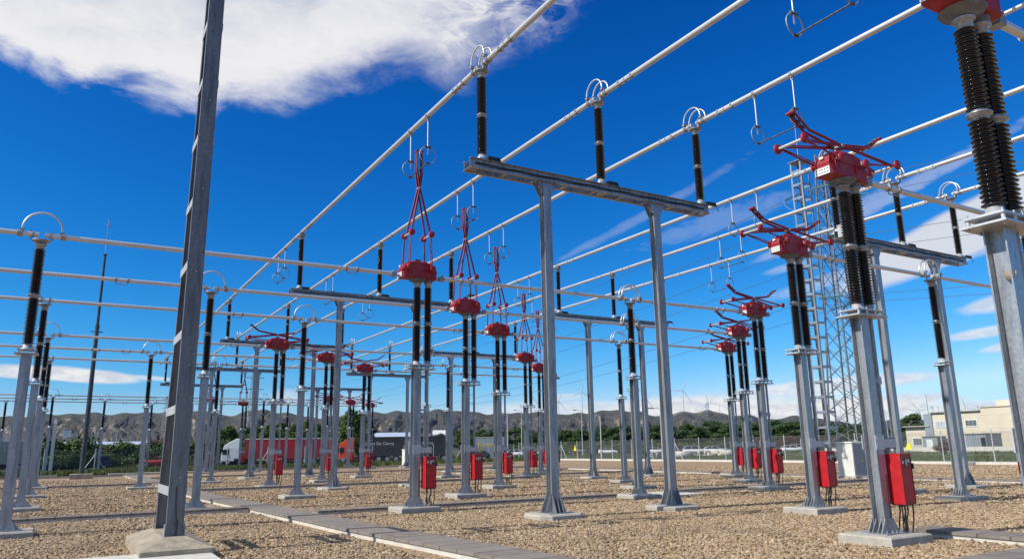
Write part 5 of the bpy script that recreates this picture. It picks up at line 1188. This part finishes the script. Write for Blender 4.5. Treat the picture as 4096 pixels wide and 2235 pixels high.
# weeds: blades in clumps behind the kerb and in the bank
rng = np.random.default_rng(3)
def blades(name, regions, lab_kind):
    Vs = []; 
    for (x0, y0, x1, y1, wid, n, hgt) in regions:
        t_ = rng.random(n); c_ = rng.random(n)*wid; d = np.array([x1-x0, y1-y0]); d = d/np.linalg.norm(d); nn = np.array([-d[1], d[0]])
        P = np.array([x0, y0])[None]+t_[:, None]*np.array([x1-x0, y1-y0])[None]+c_[:, None]*nn[None]
        hh = hgt*(.35+.65*rng.random(n))*(.35+1.3*fbm(P[:, 0]/3, P[:, 1]/3, 3, 2)); a = rng.random(n)*6.28; wv = .05+.07*rng.random(n)
        dx, dy = np.cos(a)*wv, np.sin(a)*wv; lx, ly = rng.normal(size=n)*hh*.3, rng.normal(size=n)*hh*.3; z0 = np.full(n, -.05)
        Vs.append(np.stack([np.stack([P[:, 0]-dx, P[:, 1]-dy, z0], 1), np.stack([P[:, 0]+dx, P[:, 1]+dy, z0], 1), np.stack([P[:, 0]+lx, P[:, 1]+ly, z0+hh], 1)], 1).reshape(-1, 3))
    V = np.concatenate(Vs); o = np_mesh(name, V, np.arange(len(V)).reshape(-1, 3), 'grass_blade'); o['kind'] = 'stuff'; return o
blades('grass', [(62, 104, 12, 94.5, 14, 50000, .42), (12, 94.5, -8, 86, 14, 20000, .5), (63.5, 102, 63.5, 12, 22, 70000, .34), (-8, 87, -45, 74, 16, 16000, .5), (100, 118, 62, 146, 20, 26000, .6), (115, 100, 115, 20, 26, 30000, .5), (60, 118, 0, 132, 10, 20000, .7)], 'stuff')

# undergrowth below the pines and behind the kerb: reads as one dark mass
C_ = []; Rr = []
for px in range(1990, 3600, 9):
    q = atd(px, 1790, 188+10*math.sin(px*.7)); C_.append((q.x, q.y, .7+.5*random.random())); Rr.append(1.3+.9*random.random())
for px in range(-20, 900, 12):
    q = atd(px, 1830, 128+6*math.sin(px*.9)); C_.append((q.x, q.y, .5)); Rr.append(1.0+.6*random.random())
V, F = leaf_cloud(C_, Rr, 60000, .2, .8); o = np_mesh('undergrowth', V, F, 'pine_leaf'); o['kind'] = 'stuff'
# ------------------------------------------------------------------ loose stones near the camera
ico = bmesh.new(); bmesh.ops.create_icosphere(ico, subdivisions=1, radius=1.); IV = np.array([v.co[:] for v in ico.verts]); IF = np.array([[v.index for v in f.verts] for f in ico.faces]); ico.free()
rng = np.random.default_rng(11)
n0 = 330000; n1 = 330000
P = np.concatenate([np.stack([rng.uniform(-5, 24, n0), rng.uniform(6.2, 26, n0)], 1), np.stack([rng.uniform(-8, 58, n1), rng.uniform(6, 62, n1)], 1)])
far = np.arange(n0+n1) >= n0
dist = np.hypot(P[:, 0], P[:, 1]); az_ = np.arctan2(P[:, 0], P[:, 1]); keep = (az_ > -.16) & (az_ < 1.22) & (dist > 6.5) & np.where(far, (dist > 17) & (dist < 64), dist < 27) & (rng.random(n0+n1) < np.where(far, np.clip(1.5-dist/60, .2, 1), np.clip(1.35-dist/26, .12, 1)))
for x0, x1, y0, y1 in KEEP: keep &= ~((P[:, 0] > x0) & (P[:, 0] < x1) & (P[:, 1] > y0) & (P[:, 1] < y1))
keep &= ~((np.abs(P[:, 0]-6.1) < .75) & (P[:, 1] < 17)) | (np.abs(P[:, 0]-(5.15+(23.84-P[:, 1])*.055+.44)) > .5)
keep &= np.abs(P[:, 0]-np.interp(P[:, 1], [4, 11.2, 16.5, 23.9, 31.6], [6.62, 6.32, 5.85, 5.52, 5.1])) > .47
P = P[keep]; n = len(P); s = rng.uniform(.012, .024, n)*(1+(np.hypot(P[:, 0], P[:, 1])/28)); 
sc = np.stack([s*rng.uniform(.8, 1.5, n), s*rng.uniform(.7, 1.1, n), s*rng.uniform(.45, .8, n)], 1); a = rng.random(n)*6.28; ca, sa = np.cos(a), np.sin(a); tl = rng.normal(size=n)*.35
V = IV[None]*sc[:, None]*rng.uniform(.82, 1.18, (n, 12, 1)); V[:, :, 2] += V[:, :, 0]*tl[:, None]
x_ = V[:, :, 0]*ca[:, None]-V[:, :, 1]*sa[:, None]; y_ = V[:, :, 0]*sa[:, None]+V[:, :, 1]*ca[:, None]
V = np.stack([x_+P[:, 0, None], y_+P[:, 1, None], V[:, :, 2]+(sc[:, 2]*.55+rng.random(n)*.012)[:, None]], 2).reshape(-1, 3)
F = (IF[None]+(np.arange(n)*12)[:, None, None]).reshape(-1, 3)
o = np_mesh('gravel', V, F, 'stones', False); o['kind'] = 'stuff'
print('objects', len(COL.objects), 'stones', n)
